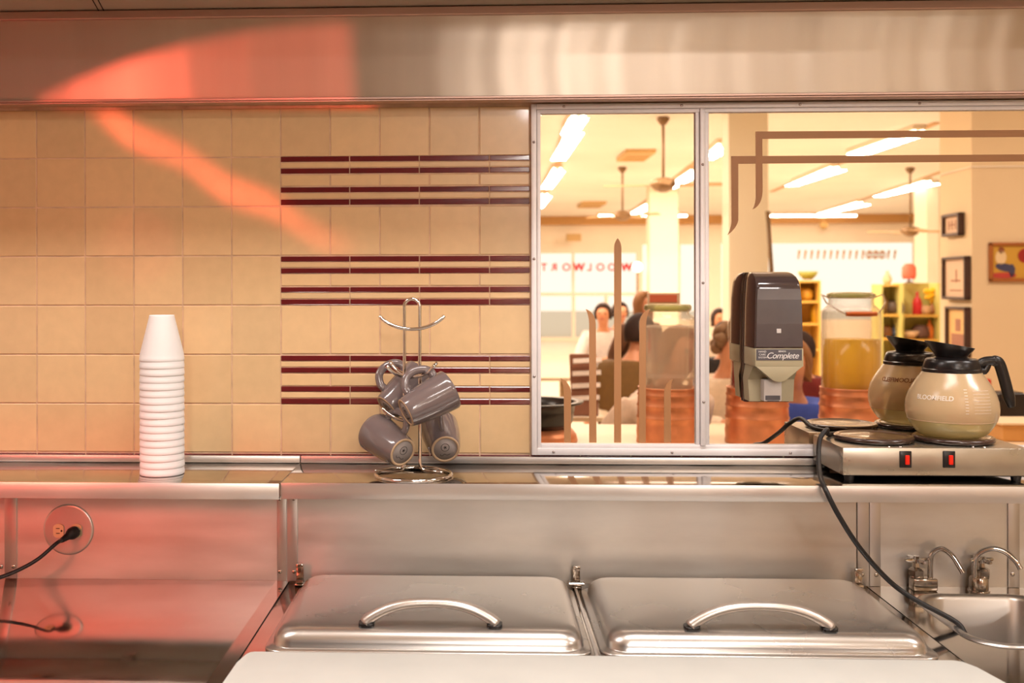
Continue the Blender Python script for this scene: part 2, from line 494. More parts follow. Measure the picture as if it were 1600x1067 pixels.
# ================================================================== COUNTERS
XC1 = -0.4172; XC2 = 0.833
t = thing('steel_counter', 'flat steel counter mirroring the round outlet plate', 'counter', (-1.15, -0.4, 0))
bm = B(); box(bm, (-1.9, -0.80, ZK - 0.03), (XC1 - 0.0012, -0.0045, ZK), 0.0008); autosmooth(obj('countertop', bm, STEEL_TOP, t))
bm = B(); box(bm, (-1.9, -0.76, 0.001), (XC1 - 0.003, -0.02, ZK - 0.03)); obj('cabinet', bm, STEEL_H, t)
bm = B(); box(bm, (XC1 - 0.03, -0.80, ZK), (XC1 - 0.0012, -0.0045, ZK + 0.0006)); obj('seam_strip', bm, STEEL_TOP, t)

prep = thing('prep_table', 'steel cold prep table with two hinged pan lids', 'prep table', (0.2, -0.4, 0))
bm = B(); box(bm, (XC1 + 0.0012, -0.80, ZK - 0.03), (XC2 - 0.0012, -0.0045, ZK), 0.0008); autosmooth(obj('tabletop', bm, STEEL_TOP, prep))
bm = B(); box(bm, (XC1 + 0.003, -0.76, 0.001), (XC2 - 0.003, -0.02, ZK - 0.03)); obj('cabinet', bm, STEEL_H, prep)

def lid(x0, x1, yb, yf, H, hx0, hx1, hy):
    o_ = 0.012
    bm = B()
    loops = []
    for ins, z, r in ((-o_, 0.0, .03), (-o_, 0.004, .03), (-o_ + .002, 0.0055, .03), (-0.001, 0.0055, .036), (0.0, 0.007, .036),
                      (0.0005, 0.016, .036), (0.003, 0.024, .036), (0.008, 0.032, .036), (0.015, 0.0375, .034), (0.024, 0.0405, .03), (0.036, 0.0418, .028),
                      (0.06, 0.0428, .024), (0.1, 0.0445, .02), (0.14, 0.0455, .014), (0.17, 0.0458, .008)):
        loops.append([Vector((x, y, ZK + z * H / 0.0455)) for x, y in rr(x0 + ins, x1 - ins, yf + ins, yb - ins, r, 8)])
    loft(bm, loops, True, True)
    L = obj('lid', bm, STEEL_LID, prep)
    zt = ZK + H * 0.0425 / 0.0455
    cx = (hx0 + hx1) / 2; hw = (hx1 - hx0) / 2
    pts = []; rad = []
    for k in range(33):
        s = -1 + 2 * k / 32
        z = zt + 0.007 + 0.033 * (1 - abs(s) ** 2.6)
        pts.append((cx + hw * s, hy, z)); rad.append(0.0125 - 0.0022 * (1 - abs(s)))
    e = 0.0045
    pts = [(cx - hw - 0.002, hy, zt + 0.004)] + pts + [(cx + hw + 0.002, hy, zt + 0.004)]
    rad = [0.0135] + rad + [0.0135]
    bm = B(); tube(bm, pts, rad, 16, flat=0.8)
    h = obj('handle', bm, ALU_CAST, None); h.parent = L
    for v in h.data.vertices: v.co -= prep.location
    for sx, fx in ((-1, hx0), (1, hx1)):
        bm = B(); loft(bm, [[Vector((x, y, z)) for x, y in rr(fx - 0.014, fx + 0.014, hy - 0.012, hy + 0.012, 0.007, 5)] for z in (zt - 0.003, zt + 0.0045)])
        f = obj('handle_foot', bm, BLACKP, None); f.parent = L
        for v in f.data.vertices: v.co -= prep.location
    return L
ALU_CAST = mat('cast_aluminium', (222, 214, 206), 0.33, metal=0.85, var=0.05, vscale=40)
lid(-0.372, 0.186, -0.062, -0.437, 0.042, -0.203, 0.027, -0.405)
lid(0.226, 0.789, -0.062, -0.437, 0.042, 0.378, 0.619, -0.405)
for (u, v, kind) in ((468, 897, 0), (901, 903, 1), (1343, 902, 0)):
    p = P(u, v, -0.035); z0 = ZK
    bm = B(); box(bm, (p.x - 0.008, -0.030, z0 + 0.004), (p.x + 0.008, -0.026, z0 + 0.045), 0.001)
    box(bm, (p.x - 0.008, -0.036, z0 + 0.039), (p.x + 0.008, -0.026, z0 + 0.045), 0.001)
    tube(bm, [(p.x - (0.016 if kind else 0.007), -0.034, z0 + 0.008), (p.x + (0.016 if kind else 0.007), -0.034, z0 + 0.008)], 0.005, 10)
    box(bm, (p.x - 0.010, -0.042, z0), (p.x + 0.010, -0.026, z0 + 0.003), 0.0005)
    autosmooth(obj('hinge', bm, CHROME_OLD, prep))
for xg in (XC1, XC2):
    bm = B(); box(bm, (xg - 0.0011, -0.80, ZK - 0.03), (xg + 0.0011, -0.0045, ZK - 0.0025)); obj('seam', bm, GAP, prep)
# two side rails of the pan frame
for xr0, xr1 in ((0.203, 0.2085),):
    bm = B(); box(bm, (xr0, -0.46, ZK), (xr1, -0.045, ZK + 0.002), 0.0005); obj('pan_rail', bm, STEEL_EDGE, prep)

cb = B()
pts = [PZ(388, 1017, ZK + 0.03), PZ(1498, 1031, ZK + 0.03)]
xa, ya = pts[0].x, pts[0].y; xb, yb_ = pts[1].x, pts[1].y
poly = [(xa + 0.012, ya), (xb - 0.01, yb_), (xb + 0.004, yb_ - 0.006), (xb + 0.016, yb_ - 0.03), (xb + 0.03, yb_ - 0.10), (xb + 0.032, yb_ - 0.26), (xb - 0.02, yb_ - 0.275), (xa + 0.0, yb_ - 0.275), (xa - 0.012, yb_ - 0.26), (xa - 0.008, ya - 0.05), (xa - 0.001, ya - 0.012), (xa + 0.004, ya - 0.003)]
prism(cb, poly, ZK + 0.001, ZK + 0.030, 'z', 0.002)
tag(autosmooth(obj('cutting_board', cb, BOARD)), 'long white cutting board along the front of the prep table', 'cutting board')

# hand sink unit
sink = thing('sink_counter', 'steel sink counter with a small rounded hand basin', 'sink', (1.2, -0.4, 0))
HX0, HX1, HY0, HY1, HR = 0.902, 1.155, -0.368, -0.072, 0.06
hole = rr(HX0, HX1, HY0, HY1, HR, 10)
bm = B()
OX0, OX1, OY0, OY1 = XC2 + 0.0012, 2.0, -0.80, -0.0045
outer = []
hc = Vector(((HX0 + HX1) / 2, (HY0 + HY1) / 2))
n = len(hole)
# corner-matched outer loop
q = n // 4
corners = [(OX1, OY1), (OX0, OY1), (OX0, OY0), (OX1, OY0)]
for k in range(n):
    outer.append(corners[k // (n // 4)] if n % 4 == 0 else corners[min(3, k * 4 // n)])
vo = {}
for c in corners: vo[c] = [bm.verts.new((c[0], c[1], z)) for z in (ZK, ZK - 0.03)]
vh = [bm.verts.new((x, y, ZK)) for x, y in rr(HX0 - 0.012, HX1 + 0.012, HY0 - 0.012, HY1 + 0.012, HR + 0.012, 10)]
for k in range(n):
    a, b_ = vh[k], vh[(k + 1) % n]; ca, cb_ = outer[k], outer[(k + 1) % n]
    if ca == cb_: bm.faces.new((a, b_, vo[ca][0]))
    else: bm.faces.new((a, b_, vo[cb_][0], vo[ca][0]))
for k in range(4):
    a, b_ = corners[k], corners[(k + 1) % 4]
    bm.faces.new((vo[a][0], vo[b_][0], vo[b_][1], vo[a][1]))
obj('countertop', bm, STEEL_TOP, sink)
bm = B()
loops = []
for ins, z, r in ((-0.012, 0, HR + .012), (-0.010, .003, HR + .01), (-0.005, .0048, HR + .005), (0, .004, HR), (0.004, 0, HR - .002), (0.006, -.006, HR - .002), (0.012, -.10, HR - .006), (0.022, -.13, HR - .012), (0.045, -.145, HR - .03), (0.10, -.15, .02)):
    loops.append([Vector((x, y, ZK + z)) for x, y in rr(HX0 + ins, HX1 - ins, HY0 + ins, HY1 - ins, max(r, .01), 10)])
loft(bm, loops, False, True); obj('basin', bm, STEEL_LID, sink)
bm = B(); lathe(bm, [(0, -.147), (.018, -.147), (.02, -.1495)], ((HX0 + HX1) / 2, (HY0 + HY1) / 2, ZK), 24); obj('drain', bm, CHROME, sink)
bm = B(); box(bm, (XC2 + 0.003, -0.76, 0.001), (2.0, -0.74, ZK - 0.03)); box(bm, (XC2 + 0.003, -0.76, 0.001), (2.0, -0.02, 0.12)); obj('cabinet', bm, STEEL_H, sink)

def faucet(label, x, kind):
    y = -0.028
    t = thing('faucet', label, 'tap', (x, y, ZK))
    if kind == 1:
        bm = B(); box(bm, (x - 0.030, y - 0.014, ZK), (x + 0.022, y + 0.013, ZK + 0.027), 0.004, 3); autosmooth(obj('base', bm, CHROME_OLD, t))
        vx, vy = x - 0.018, y
        sp = spline([(x + 0.011, y, ZK + 0.02), (x + 0.011, y, ZK + 0.055), (x + 0.014, y - 0.002, ZK + 0.078), (x + 0.030, y - 0.008, ZK + 0.090), (x + 0.046, y - 0.02, ZK + 0.080), (x + 0.057, y - 0.032, ZK + 0.058), (x + 0.062, y - 0.038, ZK + 0.046)], 8)
    else:
        bm = B(); lathe(bm, [(0, 0), (.022, 0), (.0215, .002), (.019, .003), (.019, .024), (.017, .029), (0, .030)], (x, y, ZK), 32); autosmooth(obj('base', bm, CHROME_OLD, t))
        vx, vy = x + 0.008, y + 0.003
        sp = spline([(x - 0.010, y - .004, ZK + 0.028), (x - 0.010, y - .004, ZK + 0.055), (x - 0.002, y - 0.006, ZK + 0.080), (x + 0.022, y - 0.012, ZK + 0.092), (x + 0.046, y - 0.02, ZK + 0.086), (x + 0.062, y - 0.028, ZK + 0.070), (x + 0.070, y - 0.032, ZK + 0.055)], 8)
    bm = B(); tube(bm, sp, 0.0056, 14); tube(bm, [sp[-2], sp[-1]], 0.0062, 14); obj('spout', bm, CHROME, t)
    bm = B()
    lathe(bm, [(.014, .025), (.015, .027), (.017, .033), (.017, .043), (.012, .047), (.007, .049), (.0055, .06), (0, .06)], (vx, vy, ZK), 6, smooth=False)
    lathe(bm, [(.011, .022), (.014, .026), (.0145, .03), (.012, .034)], (vx, vy, ZK), 24)
    obj('valve', bm, CHROME_OLD, t)
    bm = B(); a = 0.25
    for k in range(4):
        d = Vector((math.cos(a + k * PI / 2), math.sin(a + k * PI / 2), 0))
        tube(bm, [Vector((vx, vy, ZK + .064)), Vector((vx, vy, ZK + .064)) + d * 0.023, Vector((vx, vy, ZK + .064)) + d * 0.027], [.0042, .0048, .003], 10)
    lathe(bm, [(0, .058), (.009, .058), (.0095, .066), (.006, .072), (0, .073)], (vx, vy, ZK), 20)
    autosmooth(obj('cross_handle', bm, CHROME, t))
faucet('chrome gooseneck tap on a rectangular base block over the sink', P(1446, 910, -0.03).x, 1)
faucet('chrome gooseneck tap on a round base at the far side of the sink', P(1530, 910, -0.03).x, 2)

# ================================================================== OUTLET, CORD
oc = P(107.5, 827, YB)
t = thing('wall_outlet', 'round steel outlet plate with ivory sockets on the backsplash', 'outlet', oc)
rotY = Matrix(((1, 0, 0), (0, 0, -1), (0, 1, 0)))
bm = B(); lathe(bm, [(0.0565, 0.0002), (0.0565, .0015), (.0555, .0030), (.053, .0038), (.0505, .0040), (.03, .0041), (0, .0041)], oc, 64, rotY); obj('cover_plate', bm, STEEL_EDGE, t)
def socket(u, v):
    c = P(u, v, YB - 0.0045)
    bm = B()
    pts = []
    for k in range(28):
        a = 2 * PI * k / 28
        pts.append((c.x + max(-0.0118, min(0.0118, 0.0152 * math.cos(a))), c.z + 0.0155 * math.sin(a)))
    prism(bm, pts, YB - 0.007, YB - 0.003, 'y')
    s = obj('receptacle', bm, IVORY, t)
    bm = B(); box(bm, (c.x - .0055, YB - .0074, c.z + .0045), (c.x + .003, YB - .0069, c.z + .0062)); box(bm, (c.x - .0055, YB - .0074, c.z - .0062), (c.x + .003, YB - .0069, c.z - .0045))
    lathe(bm, [(0, .0074), (.0022, .0074), (.0022, .006)], (c.x + .007, YB, c.z), 12, rotY)
    g = obj('slot', bm, GAP, None); g.parent = s
    for w in g.data.vertices: w.co -= t.location
    return c
socket(92, 829); c2 = socket(120, 829)
t = thing('power_cord', 'black cord plugged into the round outlet plate', 'power cord', c2)
pc = P(116, 827, YB - 0.02)
bm = B()
rot_plug = Vector((-0.35, -0.8, -0.25)).normalized()
qv = rot_plug.to_track_quat('Z', 'Y').to_matrix()
lathe(bm, [(0, 0), (.0125, 0), (.0135, .004), (.0135, .013), (.0115, .018), (.009, .022), (.0075, .026), (.0078, .028), (.0068, .030), (.0072, .033), (.0060, .036), (.0062, .039), (.005, .044), (0, .044)], (c2.x - 0.001, YB - 0.0082, c2.z), 20, qv)
autosmooth(obj('plug', bm, RUBBER, t), 50)
tip = Vector((c2.x - 0.001, YB - 0.0082, c2.z)) + rot_plug * 0.042
p1 = P(88, 849, -0.075); p2 = P(60, 873, -0.10); p3 = P(30, 890, -0.12); p4 = P(0, 902, -0.14); p5 = P(-40, 915, -0.17)
bm = B(); tube(bm, spline([tip, p1, p2, p3, p4, p5, (p5.x - 0.1, -0.25, ZK + 0.006), (p5.x - 0.3, -0.45, ZK + 0.006)], 8), 0.0042, 10); obj('cord', bm, RUBBER, t)

# ================================================================== FOAM CUPS
cc = PZ(253.5, 741, ZS); cy = -0.150; cx = P(253.5, 700, cy).x
SP = 0.01455; CR = 0.0452
bm = B()
prof = [(0, .0935), (.0238, .0935), (.0246, .0950), (.0252, .0945), (.0256, .092), (.0443, .0150), (.0446, .0092), (.0450, .0082), (.0453, .004), (.0451, .0012), (.0446, .0003), (.0440, 0), (.0425, .0008), (.0415, .003), (.0415, .008), (.0238, .089), (0, .089)]
lathe(bm, prof, (0, 0, 0), 56)
cup0 = obj('foam_cup', bm, FOAM)
ords = ['topmost', 'second', 'third', 'fourth', 'fifth', 'sixth', 'seventh', 'eighth', 'ninth', 'tenth', 'eleventh', 'twelfth', 'thirteenth', 'fourteenth', 'fifteenth', 'sixteenth', 'bottom']
for k in range(17):
    o = cup0 if k == 0 else cup0.copy()
    if k: COL.objects.link(o)
    o.location = (cx + random.uniform(-.0004, .0004) - 0.0022 * (16 - k) / 16 * 0 , cy + random.uniform(-.0004, .0004), ZS + 0.0006 + SP * (16 - k))
    o.rotation_euler = (0, 0, random.uniform(0, 6))
    if k == 0: lab = 'topmost white foam cup of the upside-down stack, its tapered side fully bare'
    elif k == 16: lab = 'bottom white foam cup of the stack, its rim resting on the steel shelf'
    else: lab = 'white foam cup in the upside-down stack, %s cup from the top' % ords[k]
    tag(o, lab, 'cup', 'stacked white foam cups')

# ================================================================== MUG RACK AND MUGS
rx, ry_ = -0.1335, -0.163
t = thing('mug_rack', 'chrome wire mug tree with round base holding grey mugs', 'mug rack', (rx, ry_, ZS))
RR = 0.0035
bm = B(); ring_tube(bm, (rx, ry_, ZS + RR + .0006), 0.0765, RR + 0.0006); obj('base_ring', bm, CHROME, t)
xl, xr2 = P(632, 600, ry_).x, P(656, 600, ry_).x; zt = P(640, 467, ry_).z; rad = (xr2 - xl) / 2; xm = (xl + xr2) / 2
pth = []
pth += spline([(xm - 0.077, ry_ + .004, ZS + .010), (xm - 0.05, ry_, ZS + .011), (xl - 0.010, ry_, ZS + .0125), (xl - 0.002, ry_, ZS + .018), (xl, ry_, ZS + .03)], 6)
pth += [(xl, ry_, z) for z in (ZS + .1, ZS + .2, zt - rad)]
pth += [(xm - rad * math.cos(a), ry_, zt - rad + rad * math.sin(a)) for a in [PI * k / 14 for k in range(1, 14)]]
pth += [(xr2, ry_, z) for z in (zt - rad, ZS + .2, ZS + .1)]
pth += spline([(xr2, ry_, ZS + .03), (xr2 + .002, ry_, ZS + .018), (xr2 + 0.010, ry_, ZS + .0125), (xm + 0.045, ry_ - .004, ZS + .0105), (xm + 0.062, ry_ - 0.012, ZS + .010)], 6)
bm = B(); tube(bm, pth, RR, 12); obj('upright_wire', bm, CHROME, t)
def hookarm(z, R, ang, dz, yo=0.0):
    d = Vector((math.cos(ang), math.sin(ang), 0))
    pts = []
    for k in range(21):
        s = -1 + 2 * k / 20
        pts.append(Vector((xm, ry_ + yo, z)) + d * (R * math.sin(s * 1.0) / math.sin(1.0)) + Vector((0, 0, dz * (1 - math.cos(s * 1.0)) / (1 - math.cos(1.0)))))
    bm = B(); tube(bm, pts, RR, 12); obj('hook_arm', bm, CHROME, t)
z1 = P(641, 514, ry_).z; hookarm(z1, 0.0665, 0.0, 0.027, -0.0065)
z2 = P(641, 588, ry_).z; hookarm(z2, 0.0655, math.radians(-42), 0.027, 0.0); hookarm(z2 - .002, 0.0655, math.radians(42), 0.027, 0.0)
z3 = P(641, 659, ry_).z; hookarm(z3, 0.066, math.radians(-15), 0.027, -0.0)

UNDER = mat('matte_grey_ceramic', (150, 140, 136), .6)
def make_mug():
    t = thing('mug', 'x', 'mug', (0, 0, 0), group='grey mugs on the mug rack')
    bm = B()
    prof = [(0, 0.0015), (.0245, .0015), (.0252, .0), (.0292, .0), (.0300, .0015), (.0325, .012), (.0372, .04), (.0400, .07), (.0412, .095), (.0416, .102), (.0408, .1032), (.0396, .102), (.0390, .095), (.0378, .07), (.035, .04), (.030, .012), (.026, .006), (0, .005)]
    lathe(bm, prof, (0, 0, 0), 56)
    obj('body', bm, MUGM, t, world=False)
    bm = B(); lathe(bm, [(.0243, .0012), (.0246, -.0006), (.0290, -.0006), (.0296, .0008)], (0, 0, 0), 56); obj('foot_ring', bm, BISQUE, t, world=False)
    bm = B(); lathe(bm, [(0, .0006), (.0243, .0006), (.0243, .002)], (0, 0, 0), 48); obj('underside', bm, UNDER, t, world=False)
    bm = B()
    hp = spline([(.034, 0, .024), (.046, 0, .024), (.062, 0, .036), (.066, 0, .056), (.060, 0, .076), (.048, 0, .086), (.038, 0, .086)], 8)
    tube(bm, hp, [0.0056] * len(hp), 14, flat=1.5); obj('handle', bm, MUGM, t, world=False)
    bm = B(); ring_tube(bm, (0.004, 0, .0004), 0.0085, 0.0005, 28, 6)
    for k in range(5):
        a = k * 2 * PI / 5
        tube(bm, [(0.004, 0, .0004), (0.004 + .004 * math.cos(a), .004 * math.sin(a), .0004)], [.0011, .0004], 6)
    tube(bm, spline([(-.012, .009, .0004), (-.014, .002, .0004), (-.011, -.003, .0004), (-.014, -.009, .0004), (-.010, -.012, .0004)], 4), 0.0005, 6)
    obj('maker_stamp', bm, GAP, t, world=False)
    return t
def place_mug(t, base, A, H):
    A = Vector(A).normalized(); H = Vector(H); H = (H - A * H.dot(A)).normalized(); Y = A.cross(H)
    m = Matrix(((H.x, Y.x, A.x), (H.y, Y.y, A.y), (H.z, Y.z, A.z)))
    t.location = base; t.rotation_euler = m.to_euler()
mug1 = make_mug(); mug2 = dup(mug1); mug3 = dup(mug1); mug4 = dup(mug1)
place_mug(mug1, P(634, 645, -0.215), (.80, .34, .40), (-.4, .15, .9)); mug1['label'] = 'grey mug in front, opening to the right, hung above the others'
place_mug(mug2, P(605, 637, -0.125), (.66, .42, .60), (-.7, .0, .7)); mug2['label'] = 'grey mug hanging behind the upright wires on the upper hook'
place_mug(mug3, P(629.5, 707, -0.200), (-.60, .72, .28), (.45, .0, .9)); mug3['label'] = 'grey mug tilted low with stamped base, leaning out past the base ring'
place_mug(mug4, P(696, 702, -0.135), (-.16, .92, .30), (-.15, 0, 1)); mug4['label'] = 'grey mug low on the rack, round stamped base facing straight out'

# ================================================================== THE MIRROR
YM = -0.003
mir = thing('wall_mirror', 'wide aluminium framed sliding mirror set in the tiled wall', 'mirror', (1.0, YM, 1.18))
mx0, mx1 = 0.1145, 2.05; mz0, mz1 = 1.1815, 1.9435
def fr(bm, a, b, y0, y1, bev=0.0008): box(bm, (a[0], y0, a[1]), (b[0], y1, b[1]), bev)
w1, w2 = 0.0115, 0.0205
bm = B()
for (wa, wb, yf) in ((0.0, w1, -0.015), (w1 + .0006, w2, -0.0125)):
    fr(bm, (mx0 + wa, mz0 + wa), (mx0 + wb, mz1 - wa), yf, -0.0005)
    fr(bm, (mx0 + wb, mz1 - wb), (mx1, mz1 - wa), yf, -0.0005)
    fr(bm, (mx0 + wb, mz0 + wa), (mx1, mz0 + wb + 0.003), yf, -0.0005)
autosmooth(obj('frame', bm, ALU, mir))
ix0 = mx0 + w2; iz0 = mz0 + w2 + .003; iz1 = mz1 - w2
da, db, dc, dd = [P(u, 440, -0.012).x for u in (1087, 1093.5, 1101.5, 1108)]
bm = B(); fr(bm, (db, iz0 - 0.002), (dc, iz1 + .008), -0.019, -0.0005, .0012); autosmooth(obj('divider', bm, ALU, mir))
bm = B(); fr(bm, (da, iz0), (db - .0006, iz1), -0.0125, -0.0005); fr(bm, (dc + .0006, iz0), (dd, iz1), -0.0125, -0.0005); autosmooth(obj('sash', bm, ALU, mir))
bm = B(); box(bm, (ix0 - .002, YM, iz0 - .002), (da + .002, -0.0008, iz1 + .002)); obj('mirror_pane', bm, MIRROR, mir)
bm = B(); box(bm, (dd - .002, YM, iz0 - .002), (mx1, -0.0008, iz1 + .002)); obj('mirror_pane', bm, MIRROR, mir)
for (u, v) in ((881, 166), (1065, 165), (1250, 164), (1437, 163), (832, 222), (832.5, 404.5), (833.5, 588), (1098, 257), (1098.5, 442), (1099.5, 628), (865, 705), (1050, 705), (1235, 705)):
    bm = B(); yy = -0.019 if 1090 < u < 1105 else -0.015
    c = P(u, v, yy)
    if v < 170: c.z = mz1 - w1 / 2
    if v > 700: c.z = mz0 + w1 / 2 + .001
    if u < 840: c.x = mx0 + w1 / 2
    screw(bm, c, 0.0030); s = obj('screw', bm, SCREW, mir)
def stripe(poly, dy=0.0):
    bm = B(); pts = [P(u, v, YM) for u, v in poly]
    prism(bm, [(p.x, p.z) for p in pts], YM - 0.0006 - dy, YM + 0.0001, 'y'); obj('painted_stripe', bm, STRIPE, mir)
VB = 691.5
def arcpts(p0, c, p1, n=6):
    return [((1-t)**2 * p0[0] + 2*(1-t)*t * c[0] + t*t * p1[0], (1-t)**2 * p0[1] + 2*(1-t)*t * c[1] + t*t * p1[1]) for t in [k / n for k in range(n + 1)]]
stripe([(959.5, VB), (959.5, 388)] + arcpts((959.5, 386), (960, 378), (965, 372))[1:] + arcpts((965, 372), (970.5, 378), (971, 388))[1:] + [(970.5, VB)])
stripe([(920.5, VB), (920.5, 505)] + arcpts((920.5, 505), (920, 493), (915, 482.5))[1:] + arcpts((915, 482.5), (930, 488), (931, 506))[1:] + [(932, VB)])
stripe([(998, VB), (999, 505)] + arcpts((999, 505), (1000, 488), (1016, 482.5))[1:] + arcpts((1016, 482.5), (1010, 493), (1009.5, 506))[1:] + [(1009, VB)])
stripe([(881.5, VB), (881, 612)] + arcpts((881, 612), (880, 600), (875.5, 590.5))[1:] + arcpts((875.5, 590.5), (892, 597), (892.5, 616))[1:] + [(892, VB)])
stripe([(1037.5, VB), (1037.5, 614)] + arcpts((1037.5, 614), (1038, 598), (1051, 592.5))[1:] + arcpts((1051, 592.5), (1048, 600), (1048, 614))[1:] + [(1048.5, VB)])
XE = 1800
stripe([(1142.3, 244), (XE, 240), (XE, 250.5), (1153.5, 256), (1153.5, 344)] + arcpts((1153.5, 344), (1151, 357), (1136.5, 367.5))[1:] + arcpts((1136.5, 367.5), (1144, 353), (1143, 342))[1:])
stripe([(1180.5, 205.5), (XE, 202), (XE, 212.5), (1191, 217), (1191.5, 298)] + arcpts((1191.5, 298), (1191, 321), (1175.5, 327.5))[1:] + arcpts((1175.5, 327.5), (1181.5, 318), (1181, 303))[1:], 0.0004)

# ================================================================== SOAP DISPENSER
def xat(u, y, v=500): return P(u, v, y).x
def zat(v, y, u=1215): return P(u, v, y).z
dsp = thing('soap_dispenser', 'putty and smoked-brown soap dispenser stuck to the mirror', 'soap dispenser', (xat(1215, -.06), YM, zat(628, -.1)))
YF = -0.112
xL, xRr = xat(1180, YF), xat(1255.5, YF)
z543, z440, z420 = zat(544, YF), zat(440, YF), zat(424, YF)
cxd = (xL + xRr) / 2; hw = (xRr - xL) / 2
def sec(z, h, yf, yb=-0.006, r=0.006, n=4, dx=0.0):
    return [Vector((x, y, z)) for x, y in rr(cxd + dx - h, cxd + dx + h, yf, yb, r, n)]
bm = B(); loops = []
for z, h, yf, yb in ((z543, hw, YF, -.02), (z543 + .05, hw * .98, YF, -.02), (z543 + .10, hw * .955, YF + .001, -.02), (z440 - .012, hw * .915, YF + .003, -.02), (z440, hw * .90, YF + .008, -.02), (z440 + .010, hw * .87, YF + .022, -.02), (z440 + .017, hw * .83, YF + .042, -.02), (z440 + .0205, hw * .79, YF + .062, -.02), (z440 + .021, hw * .76, -.04, -.024)):
    loops.append(sec(z, h, yf, yb))
loft(bm, loops); autosmooth(obj('cover', bm, SMOKE, dsp), 35)
bm = B(); fl = []
for z, h, yf in ((z543 + .003, hw * .965, YF - .0012), (z543 + .05, hw * .945, YF - .0012), (z543 + .10, hw * .92, YF - .0002), (z440 - .015, hw * .88, YF + .0018)):
    fl.append([Vector((cxd - h, yf, z)), Vector((cxd + h, yf, z)), Vector((cxd + h, yf + .003, z)), Vector((cxd - h, yf + .003, z))])
loft(bm, fl, smooth=False); obj('front_window', bm, SMOKE_F, dsp)
bm = B(); c = P(1217, 517, YF - .0015); box(bm, (c.x - .0045, YF - .0024, c.z - .0045), (c.x + .0045, YF - .0008, c.z + .0045), .0005); obj('latch_button', bm, PALE, dsp)
bm = B(); loft(bm, [sec(zat(626, 0), hw * .97, -.022, -.0032), sec(z543, hw * 1.0, -.022, -.0032), sec(z440, hw * .9, -.022, -.0032), sec(z440 + .02, hw * .78, -.022, -.0032)]); autosmooth(obj('back_plate', bm, SMOKE, dsp), 35)
zb = zat(628, -.075); zv1 = zat(573, YF); zv2 = zat(596, YF)
bm = B()
# plaque band
box(bm, (xL, YF, zv1), (xRr, -.022, z543 - .0004), .0015)
# V-shaped tongue under the plaque
ha = zat(573, YF)
pt = [(xL + .001, zv1 + .001), (xRr - .001, zv1 + .001), (cxd + .013, zv2 + .002), (cxd, zv2 - .002), (cxd - .013, zv2 + .002)]
prism(bm, pt, YF + .0005, YF + .028, 'y', .0008)
# recessed skirt
sk = [Vector(p) for p in ()]
l0 = [(xL + .003, YF + .022, zv1 + .002), (xRr - .003, YF + .022, zv1 + .002), (xRr - .003, -.022, zv1 + .002), (xL + .003, -.022, zv1 + .002)]
l1 = [(xL - .002, -.062, zv2), (xRr - .004, -.062, zv2), (xRr - .002, -.020, zv2), (xL - .002, -.020, zv2)]
l2 = [(xL + .001, -.062, zb), (xRr - .006, -.062, zb), (xRr - .004, -.020, zb), (xL + .001, -.020, zb)]
loft(bm, [[Vector(p) for p in l] for l in (l0, l1, l2)], smooth=False)
autosmooth(obj('base', bm, PUTTY, dsp), 30)
bm = B(); a = P(1193, 593, -.085); b_ = P(1221, 627, -.085)
box(bm, (a.x, -.088, b_.z), (b_.x, -.058, a.z), .002); lv = autosmooth(obj('push_lever', bm, PALE, dsp))
bm = B(); a = P(1196, 618, -.089); b_ = P(1219, 625, -.089); box(bm, (a.x, -.0888, b_.z), (b_.x, -.0875, a.z)); box(bm, (a.x + .004, -.0888, b_.z - .003), (b_.x - .002, -.0875, b_.z - .001)); obj('lever_label', bm, LABEL, dsp)
bm = B(); a = P(1181.5, 545.5, YF); b_ = P(1253, 563, YF); box(bm, (a.x, YF - .0008, b_.z), (b_.x, YF + .0002, a.z), .0003); lb = obj('label', bm, LABEL, dsp)
bm = text_bm('Complete', 0.0175, shear=0.35, extrude=.0002, spacing=.92)
c = P(1222, 555.5, YF); xform(bm, Matrix.Translation((c.x, YF - .0011, c.z - .0005)) @ FACE_CAM); o = obj('lettering', bm, PRINT, dsp)
for s_, u, v, sz in (('HAND', 1191, 549.5, .0055), ('CARE', 1191, 554, .0055), ('SYSTEM', 1191.5, 558.7, .0052), ('WINDSOR', 1221, 547.6, .0042)):
    if s_ == 'WINDSOR': continue
    bm = text_bm(s_, sz, extrude=.0002); c = P(u, v, YF); xform(bm, Matrix.Translation((c.x, YF - .0011, c.z)) @ FACE_CAM); obj('lettering', bm, PRINT, dsp)
bm = text_bm('BENCO', 0.0045, extrude=.0002, bold=.0001); c = P(1222, 549, YF); xform(bm, Matrix.Translation((c.x, YF - .0011, c.z)) @ FACE_CAM); obj('lettering', bm, PRINT, dsp)

# ================================================================== COFFEE WARMER
wx0, wx1, wyf, wyb = 0.7165, 1.077, -0.197, -0.0175
wzt = 1.2285; wzb = 1.1745
wm = thing('coffee_warmer', 'steel two-burner coffee warmer with lit red switches on the shelf', 'coffee warmer', ((wx0 + wx1) / 2, (wyf + wyb) / 2, ZS))
bm = B(); box(bm, (wx0, wyf, wzb), (wx1, wyb, wzt), .0015); autosmooth(obj('body', bm, WARM_S, wm))
bm = B(); box(bm, (wx0 + .004, wyf + .004, wzb - .002), (wx1 - .004, wyb - .004, wzb)); obj('base_pan', bm, GAP, wm)
for fx in (wx0 + .018, wx1 - .018):
    for fy in (wyf + .016, wyb - .02):
        bm = B(); lathe(bm, [(0, 0), (.0085, 0), (.009, .002), (.0105, .012), (.0105, .0135), (0, .0135)], (fx, fy, ZS + .0004), 20); autosmooth(obj('foot', bm, RUBBER, wm))
bc = [(0.8135, -0.098), (0.9725, -0.104)]
